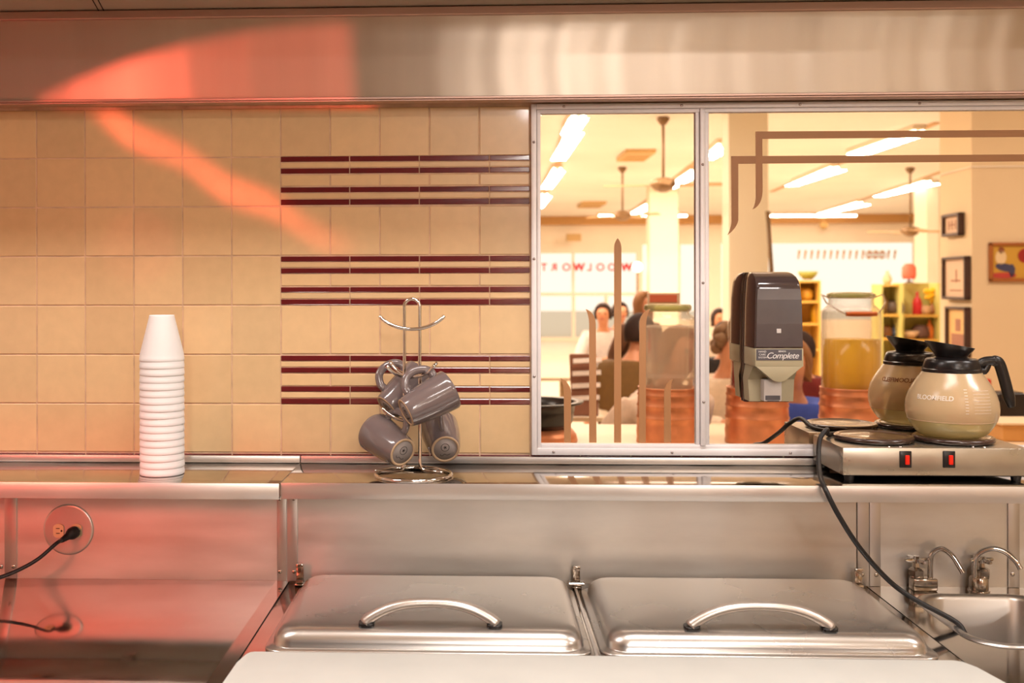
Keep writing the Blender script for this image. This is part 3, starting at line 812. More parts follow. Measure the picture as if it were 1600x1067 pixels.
for bx, by in bc:
    bm = B(); lathe(bm, [(.066, 0), (.074, .001), (.0775, .004), (.0785, .008), (.076, .0115), (.070, .0125), (.0655, .0105), (.062, .0095), (.03, .0105), (0, .0108)], (bx, by, wzt), 64); obj('burner', bm, BURN, wm)
for fx in (0.817 - .006, .817 + .016, .972 + .002, .972 + .024):
    bm = B(); screw(bm, Vector((fx, wyf + .012, wzt)), .0032, Vector((0, 0, 1))); obj('screw', bm, CHROME, wm)
for u in (1414.5, 1482.5):
    c = P(u, 717.5, wyf)
    bm = B(); box(bm, (c.x - .0115, wyf - .003, c.z - .0165), (c.x + .0115, wyf + .001, c.z + .0165), .0012); sw = autosmooth(obj('switch', bm, BLACKP, wm))
    bm = B(); box(bm, (c.x - .0015, wyf - .006, c.z - .010), (c.x + .0065, wyf - .002, c.z + .0085), .0012); r_ = obj('rocker', bm, REDSW, None); r_.parent = sw
    for v in r_.data.vertices: v.co -= wm.location
cp = [(wx0 + .045, -0.024, wzt + .003), (wx0 + .02, -0.05, wzt + .006)]
cp += [P(1292, 671, -.09), P(1282, 684, -.11), P(1279, 706, -.14), P(1281, 740, -.20), P(1290, 765, -.262), P(1312, 808, -.268), P(1345, 858, -.262), P(1390, 908, -.24), P(1432, 938, -.25), Vector((HX0 - .004, -.268, ZK + .013)), Vector((HX0 + .010, -.279, ZK - .004)), Vector((HX0 + .015, -.286, ZK - .03)), Vector((HX0 + .018, -.29, ZK - .07))]
bm = B(); tube(bm, spline(cp, 8), 0.0048, 12); obj('power_cord', bm, RUBBER, wm)

# ================================================================== COFFEE POT
px_, py_ = bc[1]; pz = wzt + .0115
pot = thing('coffee_pot', 'round hazy glass coffee pot with black collar and handle on warmer', 'coffee pot', (px_ - .003, py_, pz))
px_ -= .003
bowl = [(.030, .0), (.052, .0), (.060, .003), (.069, .010), (.0785, .024), (.0835, .034)]
bowl2 = [(.0838, .035), (.0872, .046), (.0882, .058), (.0868, .072), (.082, .088), (.075, .102), (.067, .115), (.0585, .127), (.0545, .134)]
bm = B(); lathe(bm, [(0, .0)] + bowl, (px_, py_, pz), 64); obj('bowl_base', bm, POTLOW, pot)
bm = B(); ring_tube(bm, (px_, py_, pz + .0345), .0838, .0006, 64, 6); obj('bowl_seam', bm, BISQUE, pot)
bm = B(); lathe(bm, bowl2, (px_, py_, pz), 64); obj('bowl', bm, POTGLASS, pot)
bm = B(); lathe(bm, [(.054, .129), (.0562, .130), (.0562, .137), (.054, .139), (.054, .142), (.0515, .150), (.0495, .156), (.0465, .1585), (.034, .160), (.030, .162)], (px_, py_, pz), 56); autosmooth(obj('collar', bm, BLACKP, pot), 45)
bm = B(); tl = Matrix.Rotation(math.radians(10), 3, 'Y')
rings = []
for r0, z0_, ti in ((.029, .160, 0), (.030, .164, 2), (.036, .171, 5), (.043, .179, 8), (.0475, .186, 10), (.0465, .1865, 10), (.041, .178, 8), (.033, .170, 5), (.028, .164, 2)):
    mt = Matrix.Rotation(math.radians(ti), 3, 'Y')
    rings.append([Vector((px_, py_, pz + z0_)) + mt @ Vector((r0 * math.cos(2 * PI * k / 48) - .002 * ti * .2, r0 * math.sin(2 * PI * k / 48), 0)) for k in range(48)])
loft(bm, rings, False, True); autosmooth(obj('funnel', bm, BLACKP, pot), 50)
hy = py_
def pp(u, v): q = P(u, v, hy); return Vector((q.x, hy, q.z))
bm = B()
hs = spline([pp(1512, 577), pp(1527, 570), pp(1540, 564.5), pp(1556, 563.5)], 5)
tube(bm, hs, [.0075] * len(hs), 12, flat=1.3)
hs = spline([pp(1550, 563.5), pp(1558, 565), pp(1563, 572), pp(1570, 595), pp(1577, 622), pp(1581, 636)], 6)
tube(bm, hs, [.0062, .007, .0072] + [.0078] * (len(hs) - 9) + [.0072, .0066, .006, .0056, .0052, .0048], 14, flat=1.5)
hs = spline([pp(1528, 577), pp(1538, 580), pp(1545, 566)], 5)
tube(bm, hs, .0045, 10, flat=1.6)
autosmooth(obj('handle', bm, BLACKP, pot), 50)
def onbowl(bm, zc, ang, front=True):
    """wrap xy text round the bowl"""
    for v in bm.verts:
        s, h = v.co.x, v.co.y
        z = zc + h
        prof_ = bowl2
        r = prof_[0][0]
        for (ra, za), (rb, zb2) in zip(prof_[:-1], prof_[1:]):
            if za <= z <= zb2: r = ra + (rb - ra) * (z - za) / (zb2 - za)
        a = ang + s / r
        r += .0006 + v.co.z
        v.co = Vector((px_ + r * math.cos(a), py_ + r * math.sin(a), pz + z))
    return bm
POTPR = mat('pot_white_print', (236, 222, 205), 0.5)
bm = text_bm('BLOOMFIELD', .0125, extrude=0.0, bold=.0003); onbowl(bm, .083, math.radians(-90 - 47)); obj('lettering', bm, POTPR, pot)
bm = text_bm('BLOOMFIELD', .0125, extrude=0.0, bold=.0003); onbowl(bm, .100, math.radians(90 + 42)); obj('lettering', bm, COATPR, pot)
bm = B()
for k in range(9):
    t_ = B(); box(t_, (-.003, -.0006 - .0 + k * .0058, 0), (.003, .0006 + k * .0058, .0001)); merge(bm, t_)
for k in range(8):
    t_ = B(); box(t_, (.014, k * .0062, 0), (.052, .0006 + k * .0062, .0001), 0); merge(bm, t_)
bmesh.ops.subdivide_edges(bm, edges=bm.edges[:], cuts=3, use_grid_fill=True)
onbowl(bm, .055, math.radians(-90 - 6)); obj('scale_marks', bm, POTPR, pot)


# ================================================================== THE DINER (behind the camera, seen in the mirror)
PHI = math.radians(2.4)
def G(lx, ly, z):            # diner frame: lx across, ly away from the mirror
    return Vector((lx * math.cos(PHI) + ly * math.sin(PHI), -(-lx * math.sin(PHI) + ly * math.cos(PHI)), z))
def MD(u, v, dist):          # real place from a mirror pixel and a distance from the camera
    return M(u, v, dist - DW)
GR = Matrix(((math.cos(PHI), math.sin(PHI), 0, 0), (math.sin(PHI), -math.cos(PHI), 0, 0), (0, 0, 1, 0), (0, 0, 0, 1)))
def gbox(bm, a, b, bev=0.0):
    t = B(); box(t, a, b, bev); xform(t, GR); merge(bm, t); return bm
def inv(p):                  # world -> diner frame
    x, y = p.x, -p.y
    return (x * math.cos(PHI) - y * math.sin(PHI), x * math.sin(PHI) + y * math.cos(PHI), p.z)
HC = 3.45
WALLC = mat('cream_paint', (250, 238, 218), 0.8, var=0.03, vscale=2)
CEILC = mat('ceiling_paint', (252, 246, 236), 0.85, var=0.06, vscale=0.8)
FLOORC = mat('pale_linoleum', (228, 210, 186), 0.4, var=0.1, vscale=3)
BEAM = mat('tan_beam', (186, 140, 84), 0.7)
COLG = mat('pale_green_paint', (230, 222, 198), 0.7)
LF = 28.5 - DW
bm = B(); box(bm, (-5.5, -27.8, -0.05), (14.5, 0.3, 0.0)); struct('floor', bm, FLOORC)
bm = B(); box(bm, (-5.5, -27.8, HC), (14.5, 0.3, HC + .1)); struct('ceiling', bm, CEILC)
bm = B(); box(bm, (-4.6, -27.8, 0), (-4.5, 0.0, HC)); struct('wall_left', bm, WALLC)
bm = B(); box(bm, (14.0, -27.8, 0), (14.1, 0.0, HC)); struct('wall_right', bm, WALLC)
bm = B(); box(bm, (6.5, 0.0005, 0), (14.1, .12, HC)); struct('wall_back', bm, WALLC)
# far wall with its openings
L = lambda u, v: inv(MD(u, v, 28.5))
def zf(v): return L(1000, v)[2]
yw = L(1000, 446)[1]
wins = [(L(797, 0)[0], L(893, 0)[0], zf(457), zf(395)), (L(897, 0)[0], L(994, 0)[0], zf(457), zf(395)),
        (L(797, 0)[0], L(893, 0)[0], 0.1, zf(462)), (L(898, 0)[0], L(944, 0)[0], .1, zf(462)), (L(949, 0)[0], L(993, 0)[0], .1, zf(462)),
        (L(1003, 0)[0], L(1016, 0)[0], .6, zf(382)), (L(1062, 0)[0], L(1100, 0)[0], .6, zf(382)),
        (L(1125, 0)[0], L(1421, 0)[0], .6, zf(381))]
xsn = sorted({-5.0, 14.2} | {w[0] for w in wins} | {w[1] for w in wins}); zsn = sorted({0.0, HC} | {w[2] for w in wins} | {w[3] for w in wins})
bm = B()
for i in range(len(xsn) - 1):
    for j in range(len(zsn) - 1):
        mx_, mz_ = (xsn[i] + xsn[i + 1]) / 2, (zsn[j] + zsn[j + 1]) / 2
        if any(w[0] < mx_ < w[1] and w[2] < mz_ < w[3] for w in wins): continue
        gbox(bm, (xsn[i], yw, zsn[j]), (xsn[i + 1], yw + .15, zsn[j + 1]))
bmesh.ops.remove_doubles(bm, verts=bm.verts[:], dist=1e-5)
struct('wall_front', bm, WALLC)
for k, w in enumerate(wins):
    bm = B(); gbox(bm, (w[0], yw + .07, w[2]), (w[1], yw + .08, w[3])); o = struct('window_%d' % (k + 1), bm, WINGLASS)
bm = B(); gbox(bm, (-5, yw - .30, zf(351)), (L(1428, 0)[0], yw - 0.001, HC)); o = struct('trim_2', bm, BEAM)

SKYW = bpy.data.worlds.new('world'); S.world = SKYW; SKYW.use_nodes = True
SKYW.node_tree.nodes['Background'].inputs[0].default_value = (1.0, 0.98, 0.95, 1)
SKYW.node_tree.nodes['Background'].inputs[1].default_value = 3.3
SIDEW = mat('sidewalk', (200, 190, 175), 0.8)
bm = B(); box(bm, (-30, -60, -.06), (45, -27.9, -.01)); struct('ground', bm, SIDEW)

REDL = mat('red_letter', (190, 16, 12), 0.6)
let = thing('window_lettering', 'red store name lettered across the high far window', 'lettering', G(3, yw - .01, zf(418)))
for ch, u in zip('WOOLWORTH', (979, 956, 938, 921, 904.5, 885, 866, 850, 833)):
    bm = text_bm(ch, .29, extrude=.004, bold=.018 if ch == 'W' else .008)
    c = MD(u, 418, 28.3)
    xform(bm, Matrix.Translation(c) @ Matrix(((-1, 0, 0, 0), (0, 0, 1, 0), (0, 1, 0, 0), (0, 0, 0, 1)))); obj('letter', bm, REDL, let)
TANL = mat('tan_letter', (196, 150, 90), 0.6)
let = thing('window_lettering', 'slanted tan lettering across the wide far window', 'lettering', G(8, yw - .01, zf(398)))
for k in range(16):
    u = 1247 + 10 * k; 
    bm = B()
    a = MD(u + 2, 391, 28.3); b_ = MD(u, 405, 28.3)
    tube(bm, [a, b_], [.035, .02], 6)
    if k in (11, 12, 13): ring_tube(bm, (0, 0, 0), .09, .02, 16, 6); 
    if k in (11, 12, 13):
        for v in bm.verts[-96:]: v.co = Vector((v.co.x, v.co.z, v.co.y)) + (a + b_) / 2
    obj('letter', bm, TANL, let)

# columns
def column(u0, u1, dist, label, uface=None, depthw=.45, m=COLG, zt=HC, cat='column', name='column'):
    a = inv(MD(u0, 446, dist)); b_ = inv(MD(u1, 446, dist))
    bm = B(); gbox(bm, (a[0], a[1], 0.0), (b_[0], a[1] + depthw, zt - .001), 0.01)
    return tag(obj(name, bm, m), label, cat)
column(1015, 1060, 19.5, 'slim pale green column behind the clear water jar', depthw=.5)
column(1138, 1200, 10.4, 'near pale green column behind the soap dispenser', depthw=.32)
column(1448, 1467, 18.9, 'pale green column beside the antique shelves at the far right', depthw=.6)
a = inv(MD(1518, 446, 8.0)); c_ = inv(MD(1600, 446, 8.0))
bm = B(); gbox(bm, (a[0], a[1], 0), (a[0] + 2.2, a[1] + .6, HC)); struct('wall_pier', bm, mat('pier_paint', (236, 212, 172), 0.75, var=0.03, vscale=2))
pier = a
bm = B(); gbox(bm, (a[0] + .0, a[1] - .012, MD(1518, 262, 8).z), (a[0] + 2.2, a[1] - .001, MD(1518, 260, 8).z)); gbox(bm, (a[0] - .012, a[1] - .012, MD(1518, 262, 8).z), (a[0] - .001, a[1] + .6, MD(1518, 260, 8).z)); struct('trim_3', bm, WALLC)
p = MD(1203, 446, 10.2); bm = B(); tube(bm, [MD(1199, 330, 10.2), MD(1205, 420, 10.2), Vector((MD(1206, 600, 10.2).x, MD(1206, 600, 10.2).y, .001))], .022, 8)
tag(obj('banner_pole', bm, mat('bronze', (110, 84, 50), .5)), 'thin dark pole leaning against the near green column', 'pole')

# ceiling fixtures
TUBE = mat('fluorescent_tube', (255, 248, 236), 0.5, emis=(255, 242, 226), estr=52.0)
FIXT = mat('fixture_enamel', (228, 214, 190), 0.5)
def tubes(p0, p1, label, z=HC):
    a = Vector(p0); b_ = Vector(p1); mid = (a + b_) / 2; d = (b_ - a); Ln = d.length; d.normalize(); s = Vector((-d.y, d.x, 0))
    t = thing('ceiling_light', label, 'ceiling light', (mid.x, mid.y, z), group='fluorescent ceiling lights')
    bm = B(); obox(bm, Vector((mid.x, mid.y, z - .03)), d, s, Vector((0, 0, 1)), Ln, .16, .06, .01); obj('housing', bm, FIXT, t)
    for k in (-1, 1):
        bm = B(); tube(bm, [Vector((a.x, a.y, z - .085)) + s * .05 * k + d * .03, Vector((b_.x, b_.y, z - .085)) + s * .05 * k - d * .03], .021, 8); obj('fluorescent_tube', bm, TUBE, t)
    return t
def rowpt(u, v, drop=.0):
    return PZm(u, v, HC - .08)
def PZm(u, v, z):
    q = PZ(u, v, z); return Vector((q.x, -q.y, q.z))
rows = [((905, 179.5), (889, 205), 'nearest light of the row at the left edge of the mirror'),
        ((893, 203), (877, 246), 'second light of the row at the left edge of the mirror'),
        ((871, 264), (855, 291), 'third light of the row at the left edge of the mirror'),
        ((851, 304), (843, 322), 'farthest light of the row at the left edge of the mirror'),
        ((1130, 226), (1108, 245), 'light beside the mirror divider, left of the near column'),
        ((1086, 267), (1049, 291), 'light just left of the mirror divider, right of the near fan'),
        ((1016, 318.5), (983, 337), 'light between the far fan and the slim green column'),
        ((1437, 205), (1330, 242), 'nearest light of the row between column and pier, under the stripes'),
        ((1304, 262), (1243, 287), 'second light of the row between column and pier'),
        ((1449, 284), (1383, 304), 'light nearest the picture pier, above the far fan'),
        ((1343, 317), (1291, 332), 'small far light above the long crosswise tubes')]
LIGHTS = []
for (a, b_, lab) in rows:
    p0 = rowpt(*a); p1 = rowpt(*b_); tubes(p0, p1, 'twin-tube ' + lab); LIGHTS.append((p0, p1))
for (ua, ub, v, lab) in ((934, 966, 337, 'crosswise fluorescent light at far beam left of the far fan'), (984, 1014, 337, 'crosswise fluorescent light at far beam right of the far fan'),
                    (1059, 1074, 337, 'short crosswise light at far beam right of the slim column'), (1203, 1270, 337, 'long crosswise light at far beam beside the near column'), (1272, 1337, 337, 'long crosswise light at far beam over the wide window')):
    p0 = rowpt(ua, v); p1 = rowpt(ub, v); p1.y = p0.y; tubes(p0, p1, lab)
a = Vector((.42, -6.2, 0)); b_ = Vector((.60, -8.6, 0)); tubes(a, b_, 'twin-tube ceiling light nearest the serving side, over the aisle'); LIGHTS.append((a, b_))
# raceways that the rows hang from
RACE = mat('tan_raceway', (190, 150, 104), .6)
for (a, b_, lab) in (((925, 130), (843, 324), 'tan ceiling raceway of the light row at the mirror left edge'), ((1465, 192), (1205, 300), 'tan ceiling raceway of the light row over the wide window'),
                     ((1490, 262), (1255, 345), 'tan ceiling raceway of the light row nearest the picture pier'), ((1150, 205), (975, 341), 'tan ceiling raceway of the light row beside the mirror divider')):
    p0 = PZm(*a, HC - .01); p1 = PZm(*b_, HC - .01)
    bm = B(); d = (p1 - p0); obox(bm, (p0 + p1) / 2 + Vector((0, 0, .004)), d, Vector((-d.y, d.x, 0)), Vector((0, 0, 1)), d.length, .10, .012); tag(obj('light_raceway', bm, RACE), lab, 'raceway')

# ceiling fans
FANM = mat('bronze_fan', (120, 92, 60), .4, metal=.3); BLADE = mat('fan_blade', (196, 158, 112), .5)
def fan(u, vc, vh, label, a0):
    c = PZm(u, vc, HC); hub = P(u, vh, -c.y).z
    t = thing('ceiling_fan', label, 'ceiling fan', c, group='ceiling fans')
    bm = B(); tube(bm, [c, Vector((c.x, c.y, hub + .05))], .016, 8); obj('down_rod', bm, FANM, t)
    bm = B(); lathe(bm, [(0, 0), (.06, 0), (.075, -.03), (.03, -.09), (0, -.09)], c, 20); obj('ceiling_cup', bm, FANM, t)
    bm = B(); lathe(bm, [(0, .08), (.07, .07), (.14, .04), (.15, -.01), (.10, -.06), (.04, -.09), (0, -.09)], (c.x, c.y, hub), 24); obj('motor', bm, FANM, t)
    for k in range(4):
        a = a0 + k * PI / 2; d = Vector((math.cos(a), math.sin(a), 0)); s = Vector((-d.y, d.x, 0.18))
        bm = B(); obox(bm, Vector((c.x, c.y, hub - .01)) + d * .42, d, s, d.cross(s), .50, .13, .008, .003); obj('blade', bm, BLADE, t)
fan(1036, 183, 288, 'near bronze ceiling fan beside the mirror divider', .12)
fan(972.5, 261, 336, 'farther bronze ceiling fan left of the slim green column', .7)
fan(1422, 262, 361, 'small far ceiling fan beside the picture pier', .1)
VENTM = mat('tan_vent', (196, 160, 104), .6)
def vent(u, v, w, d, label):
    c = PZm(u, v, HC); bm = B(); box(bm, (c.x - w / 2, c.y - d / 2, HC - .06), (c.x + w / 2, c.y + d / 2, HC), .01)
    for k in range(4): box(bm, (c.x - w / 2 + .04, c.y - d / 2 + d * (k + .6) / 5, HC - .07), (c.x + w / 2 - .04, c.y - d / 2 + d * (k + .6) / 5 + .02, HC - .06))
    tag(obj('ceiling_vent', bm, VENTM), label, 'vent')
vent(993, 240, .42, 1.0, 'square ceiling vent in front of the far fan'); vent(924, 318, .55, 1.3, 'small distant ceiling vent near the far beam')
c = MD(896, 371, 28.2); bm = B(); box(bm, (c.x - .2, c.y, c.z - .1), (c.x + .2, c.y + .1, c.z + .1), .01)
for k in range(3): box(bm, (c.x - .17, c.y + .1, c.z - .07 + k * .06), (c.x + .17, c.y + .11, c.z - .05 + k * .06))
tag(obj('wall_vent', bm, VENTM), 'tan vent grille on the far wall above the lettered window', 'vent')
c = MD(1287, 353, 27.6); bm = B(); box(bm, (c.x - .10, c.y - .05, c.z - .04), (c.x + .10, c.y + .05, c.z + .08), .01); tube(bm, [(c.x, c.y, c.z + .08), (c.x, c.y, HC)], .02, 8)
lathe(bm, [(0, 0), (.06, .02), (.08, .08)], (c.x, c.y, c.z - .1), 14)
tag(obj('emergency_light', bm, VENTM), 'small tan emergency light hanging at the far beam over the wide window', 'light')
# globes at the far window
GLOBE = mat('lit_globe', (255, 248, 236), .4, emis=(255, 246, 230), estr=14)
for (u, v, lab) in ((996, 417, 'round lit globe lamp right of the red window lettering'), (1005, 477, 'small lit globe lamp low beside the clear water jar')):
    c = MD(u, v, 20 if v < 450 else 14); t = thing('globe_lamp', lab, 'lamp', c)
    bm = B(); sphere(bm, c, .095 if v < 450 else .07); obj('globe', bm, GLOBE, t)
    bm = B(); tube(bm, [c - Vector((0, 0, c.z)), c - Vector((0, 0, .08))], .02, 8); lathe(bm, [(0, 0), (.14, 0), (.14, .02), (.02, .05)], (c.x, c.y, 0.001), 18); obj('stand', bm, FANM, t)

# pictures on the pier
FRD = mat('dark_frame', (74, 50, 40), .4); FRB = mat('wood_frame', (168, 100, 44), .45); PAPER = mat('warm_paper', (232, 200, 168), .7); PAPER2 = mat('glazed_print', (240, 196, 130), .35)
SKETCH = mat('sketch_ink', (170, 120, 96), .8)
def side_pic(u0, u1, v0, v1, m, paper, label, art, td=.05):
    # on the pier's side face lx = pier[0]
    def at(u):   # depth along the side face seen at u
        r = ray(u, V0); q = r.x, r.y
        # solve the virtual point with inverse lx == pier[0]
        lo, hi = 7.0, 9.5
        for _ in range(40):
            md = (lo + hi) / 2; p_ = inv(MD(u, V0, md))
            if p_[0] > pier[0]: hi = md
            else: lo = md
        return md
    d1, d0 = at(u0), at(u1)
    dm = (d0 + d1) / 2
    zz1 = MD((u0 + u1) / 2, v0, dm).z; zz0 = MD((u0 + u1) / 2, v1, dm).z
    y1_ = inv(MD(u0, V0, d1))[1]; y0_ = inv(MD(u1, V0, d0))[1]
    X = pier[0]
    c = G(X, (y0_ + y1_) / 2, (zz0 + zz1) / 2)
    t = thing('framed_picture', label, 'picture', c)
    f = .022
    bm = B()
    for a_, b2 in (((y0_, zz0), (y0_ + f, zz1)), ((y1_ - f, zz0), (y1_, zz1)), ((y0_, zz0), (y1_, zz0 + f)), ((y0_, zz1 - f), (y1_, zz1))):
        gbox(bm, (X - td, a_[0], a_[1]), (X - .002, b2[0], b2[1]), .003)
    obj('frame', bm, m, t)
    bm = B(); gbox(bm, (X - td * .5, y0_ + f, zz0 + f), (X - .004, y1_ - f, zz1 - f)); obj('print', bm, paper, t)
    bm = B(); h = zz1 - zz0; w = y1_ - y0_
    for (s0, s1, t0, t1) in art: gbox(bm, (X - td * .5 - .002, y0_ + w * s0, zz0 + h * t0), (X - td * .5 + .001, y0_ + w * s1, zz0 + h * t1))
    obj('drawing', bm, SKETCH, t)
side_pic(1480, 1507, 334, 369, FRD, PAPER, 'small square framed print, highest on the picture pier side', ((.3, .36, .3, .7), (.5, .56, .3, .7), (.68, .74, .3, .7), (.3, .74, .48, .53)))
side_pic(1480, 1517, 401, 468, FRD, PAPER, 'tall dark-framed pencil drawing, middle of the pier side', ((.3, .7, .42, .46), (.45, .5, .4, .7), (.25, .75, .2, .23)))
side_pic(1485, 1517, 479, 556, FRD, PAPER2, 'narrow dark-framed print, lowest on the pier side', ((.2, .8, .1, .45), (.35, .6, .5, .75)))
fy = pier[1]
q0 = inv(MD(1543, 440, 8.0)); q1 = inv(MD(1612, 379, 8.0))
t = thing('framed_picture', 'wood-framed poster of a seated figure beside a red disc', 'picture', G((q0[0] + q1[0]) / 2, fy, (q0[2] + q1[2]) / 2))
X0, X1, Z0, Z1 = q0[0], q1[0], q0[2], q1[2]; f = .026
bm = B()
for a_, b2 in (((X0, Z0), (X0 + f, Z1)), ((X1 - f, Z0), (X1, Z1)), ((X0, Z0), (X1, Z0 + f)), ((X0, Z1 - f), (X1, Z1))): gbox(bm, (a_[0], fy - .03, a_[1]), (b2[0], fy - .002, b2[1]), .004)
obj('frame', bm, FRB, t)
bm = B(); gbox(bm, (X0 + f, fy - .015, Z0 + f), (X1 - f, fy - .003, Z1 - f)); obj('print', bm, mat('ochre_print', (206, 160, 60), .6), t)
def blob(cx, cz, rx_, rz, m, dep=.018, rot=0):
    bm = B(); pts = []
    for k in range(24):
        a = 2 * PI * k / 24; x = rx_ * math.cos(a); z = rz * math.sin(a)
        pts.append((x * math.cos(rot) - z * math.sin(rot) + X0 + (X1 - X0) * cx, x * math.sin(rot) + z * math.cos(rot) + Z0 + (Z1 - Z0) * cz))
    tt = B(); prism(tt, pts, fy - dep, fy - .014, 'y'); xform(tt, Matrix(((math.cos(PHI), math.sin(PHI), 0, 0), (math.sin(PHI), -math.cos(PHI), 0, 0), (0, 0, 1, 0), (0, 0, 0, 1)))); merge(bm, tt); obj('printed_shape', bm, m, t)
blob(.26, .62, .04, .055, mat('print_cream', (236, 208, 160), .6)); blob(.27, .80, .022, .026, mat('print_hair', (150, 80, 50), .6)); blob(.36, .36, .075, .03, mat('print_blue', (70, 70, 100), .6), rot=-.2); blob(.50, .28, .022, .05, mat('print_blue2', (70, 70, 100), .6), .019)
blob(.30, .16, .10, .022, mat('print_red', (190, 70, 60), .6), .019); blob(.80, .66, .055, .055, mat('print_disc', (160, 44, 34), .6))

# lunch counter the jars stand on
ZL = 0.958
CTOP = mat('cream_laminate', (238, 214, 178), .35, var=.04, vscale=6)
t = thing('lunch_counter', 'cream lunch counter along the bottom of the mirror carrying the jars', 'counter', (1.0, -1.75, 0))
bm = B(); box(bm, (-1.4, -2.15, ZL - .04), (5.2, -1.38, ZL), .006); obj('countertop', bm, CTOP, t)
bm = B(); box(bm, (-1.35, -2.0, 0.02), (5.1, -1.45, ZL - .04)); obj('cabinet', bm, mat('counter_front', (232, 222, 206), .4), t)
def on(u, v=690, dist=None, yv=1.65):
    p_ = P(u, 600, yv); return Vector((p_.x, -yv, ZL))

def jar(u, liq, zl, label, kind, sl, colour):
    c = on(u)
    st = thing('jar_stand', sl, 'jar stand', c, group=None)
    bm = B(); h = .208
    lathe(bm, [(0, 0), (.117, 0), (.118, .006), (.116, .02), (.1175, .045), (.1155, .06), (.1145, .09), (.117, .094), (.117, .098), (.114, .102), (.113, .135), (.1155, .139), (.1155, .143), (.1125, .147), (.111, .175), (.1135, .179), (.1135, .183), (.1105, .187), (.110, .203), (.112, h), (.106, h), (.106, .190), (0, .190)], c + Vector((0, 0, .001)), 48); obj('copper_band', bm, COPPER, st)
    cj = c + Vector((0, 0, .193))
    t = thing('beverage_jar', label, 'drink jar', cj, group=None)
    if kind == 1:   # straight jar with wire bail
        pr = [(0, 0), (.098, .0), (.1045, .006), (.1055, .02), (.1055, .29), (.101, .305), (.088, .318), (.080, .325), (.079, .345), (.083, .348), (.083, .352)]
        nz = .352
    elif kind == 0:  # shouldered jar
        pr = [(0, 0), (.090, 0), (.098, .01), (.100, .05), (.102, .055), (.098, .06), (.100, .075), (.102, .20), (.106, .235), (.106, .262), (.098, .280), (.080, .290), (.078, .30)]
        nz = .30
    else:
        pr = [(0, 0), (.09, 0), (.098, .02), (.092, .09), (.095, .13), (.104, .20), (.106, .25), (.095, .285), (.06, .305), (.05, .32), (.05, .345)]
        nz = .345
    bm = B(); lathe(bm, pr, cj, 56); obj('glass', bm, JARGLASS, t)
    ins = []
    for r_, z_ in pr:
        if z_ <= zl: ins.append((max(0, r_ - .004), z_ + .003))
    # radius at the liquid's top
    rl = ins[-1][0]
    for (ra, za), (rb, zb_) in zip(pr[:-1], pr[1:]):
        if za <= zl <= zb_ and zb_ > za: rl = ra + (rb - ra) * (zl - za) / (zb_ - za) - .004
    ins += [(rl, zl), (0, zl)]
    bm = B(); lathe(bm, ins, cj, 48); obj('drink', bm, liq, t)
    if kind == 1:
        bm = B(); lathe(bm, [(0, .012), (.07, .010), (.086, .004), (.087, 0), (.08, -.012), (0, -.012)], cj + Vector((0, 0, nz + .008)), 48); obj('lid', bm, GREENGLASS, t)
        w = B(); zc_ = nz + .01
        hw_ = .112
        pts = [(-.084, 0, zc_ - .012), (-hw_, .012, zc_ - .0), (-hw_ + .004, .05, zc_ - .03), (-.07, .095, zc_ - .062), (-.06, .105, zc_ - .07), (.06, .105, zc_ - .07), (.07, .095, zc_ - .062), (hw_ - .004, .05, zc_ - .03), (hw_, .012, zc_), (.084, 0, zc_ - .012)]
        tube(w, [cj + Vector(p_) for p_ in pts], .0028, 8); obj('bail_wire', w, CHROME, t)
        w = B(); tube(w, [cj + Vector((-.055, .105, zc_ - .07)), cj + Vector((-.03, .105, zc_ - .07)), cj + Vector((.03, .105, zc_ - .07)), cj + Vector((.055, .105, zc_ - .07))], [.008, .0095, .0095, .008], 14); obj('wooden_grip', w, WOODG, t)
    else:
        rr_ = .088 if kind == 0 else .056
        bm = B(); lathe(bm, [(0, .026), (rr_ - .006, .026), (rr_, .02), (rr_, .008), (rr_ - .008, 0), (0, 0)], cj + Vector((0, 0, nz)), 48); obj('lid', bm, GREENGLASS, t)
    return cj
jc = jar(1043, WATER, .245, 'clear shouldered jar of cloudy water on the counter at the mirror left half', 0, 'copper stand under the clear water jar', 'clear')
jar(1182, PUNCH, .205, 'jar of red punch mostly hidden behind the soap dispenser', 2, 'copper stand under the soap dispenser, holding the red punch jar', 'red')
jar(1329, JUICE, .195, 'wire-handled jar half full of orange juice', 1, 'copper stand under the orange juice jar', 'juice')
# card sign on the clear jar
c = jc + Vector((-.012, -.02, .327)); t = thing('card_sign', 'small red card with pale border standing on the clear jar lid', 'sign', c)
bm = B(); box(bm, (c.x - .062, c.y - .002, c.z), (c.x + .062, c.y + .002, c.z + .042), .0008); obj('card', bm, PAPER, t)
bm = B(); box(bm, (c.x - .052, c.y + .001, c.z + .007), (c.x + .050, c.y + .003, c.z + .035)); obj('red_panel', bm, mat('faded_red', (216, 110, 78), .6), t)
# black bowl on copper tray, left
c = on(838); 
bm = B(); lathe(bm, [(0, 0), (.145, 0), (.155, .006), (.15, .03), (.13, .055), (0, .055)], c + Vector((0, 0, .001)), 40); tag(obj('copper_base', bm, COPPER), 'low round copper base under the black bowl at the mirror corner', 'stand')
bm = B(); lathe(bm, [(0, 0), (.12, 0), (.135, .02), (.142, .06), (.146, .085), (.175, .092), (.178, .098), (.14, .096), (.13, .06), (.11, .012), (0, .01)], c + Vector((0, 0, .057)), 40); tag(obj('black_bowl', bm, BLACKP), 'wide-rimmed black bowl at the lower left mirror corner', 'bowl')
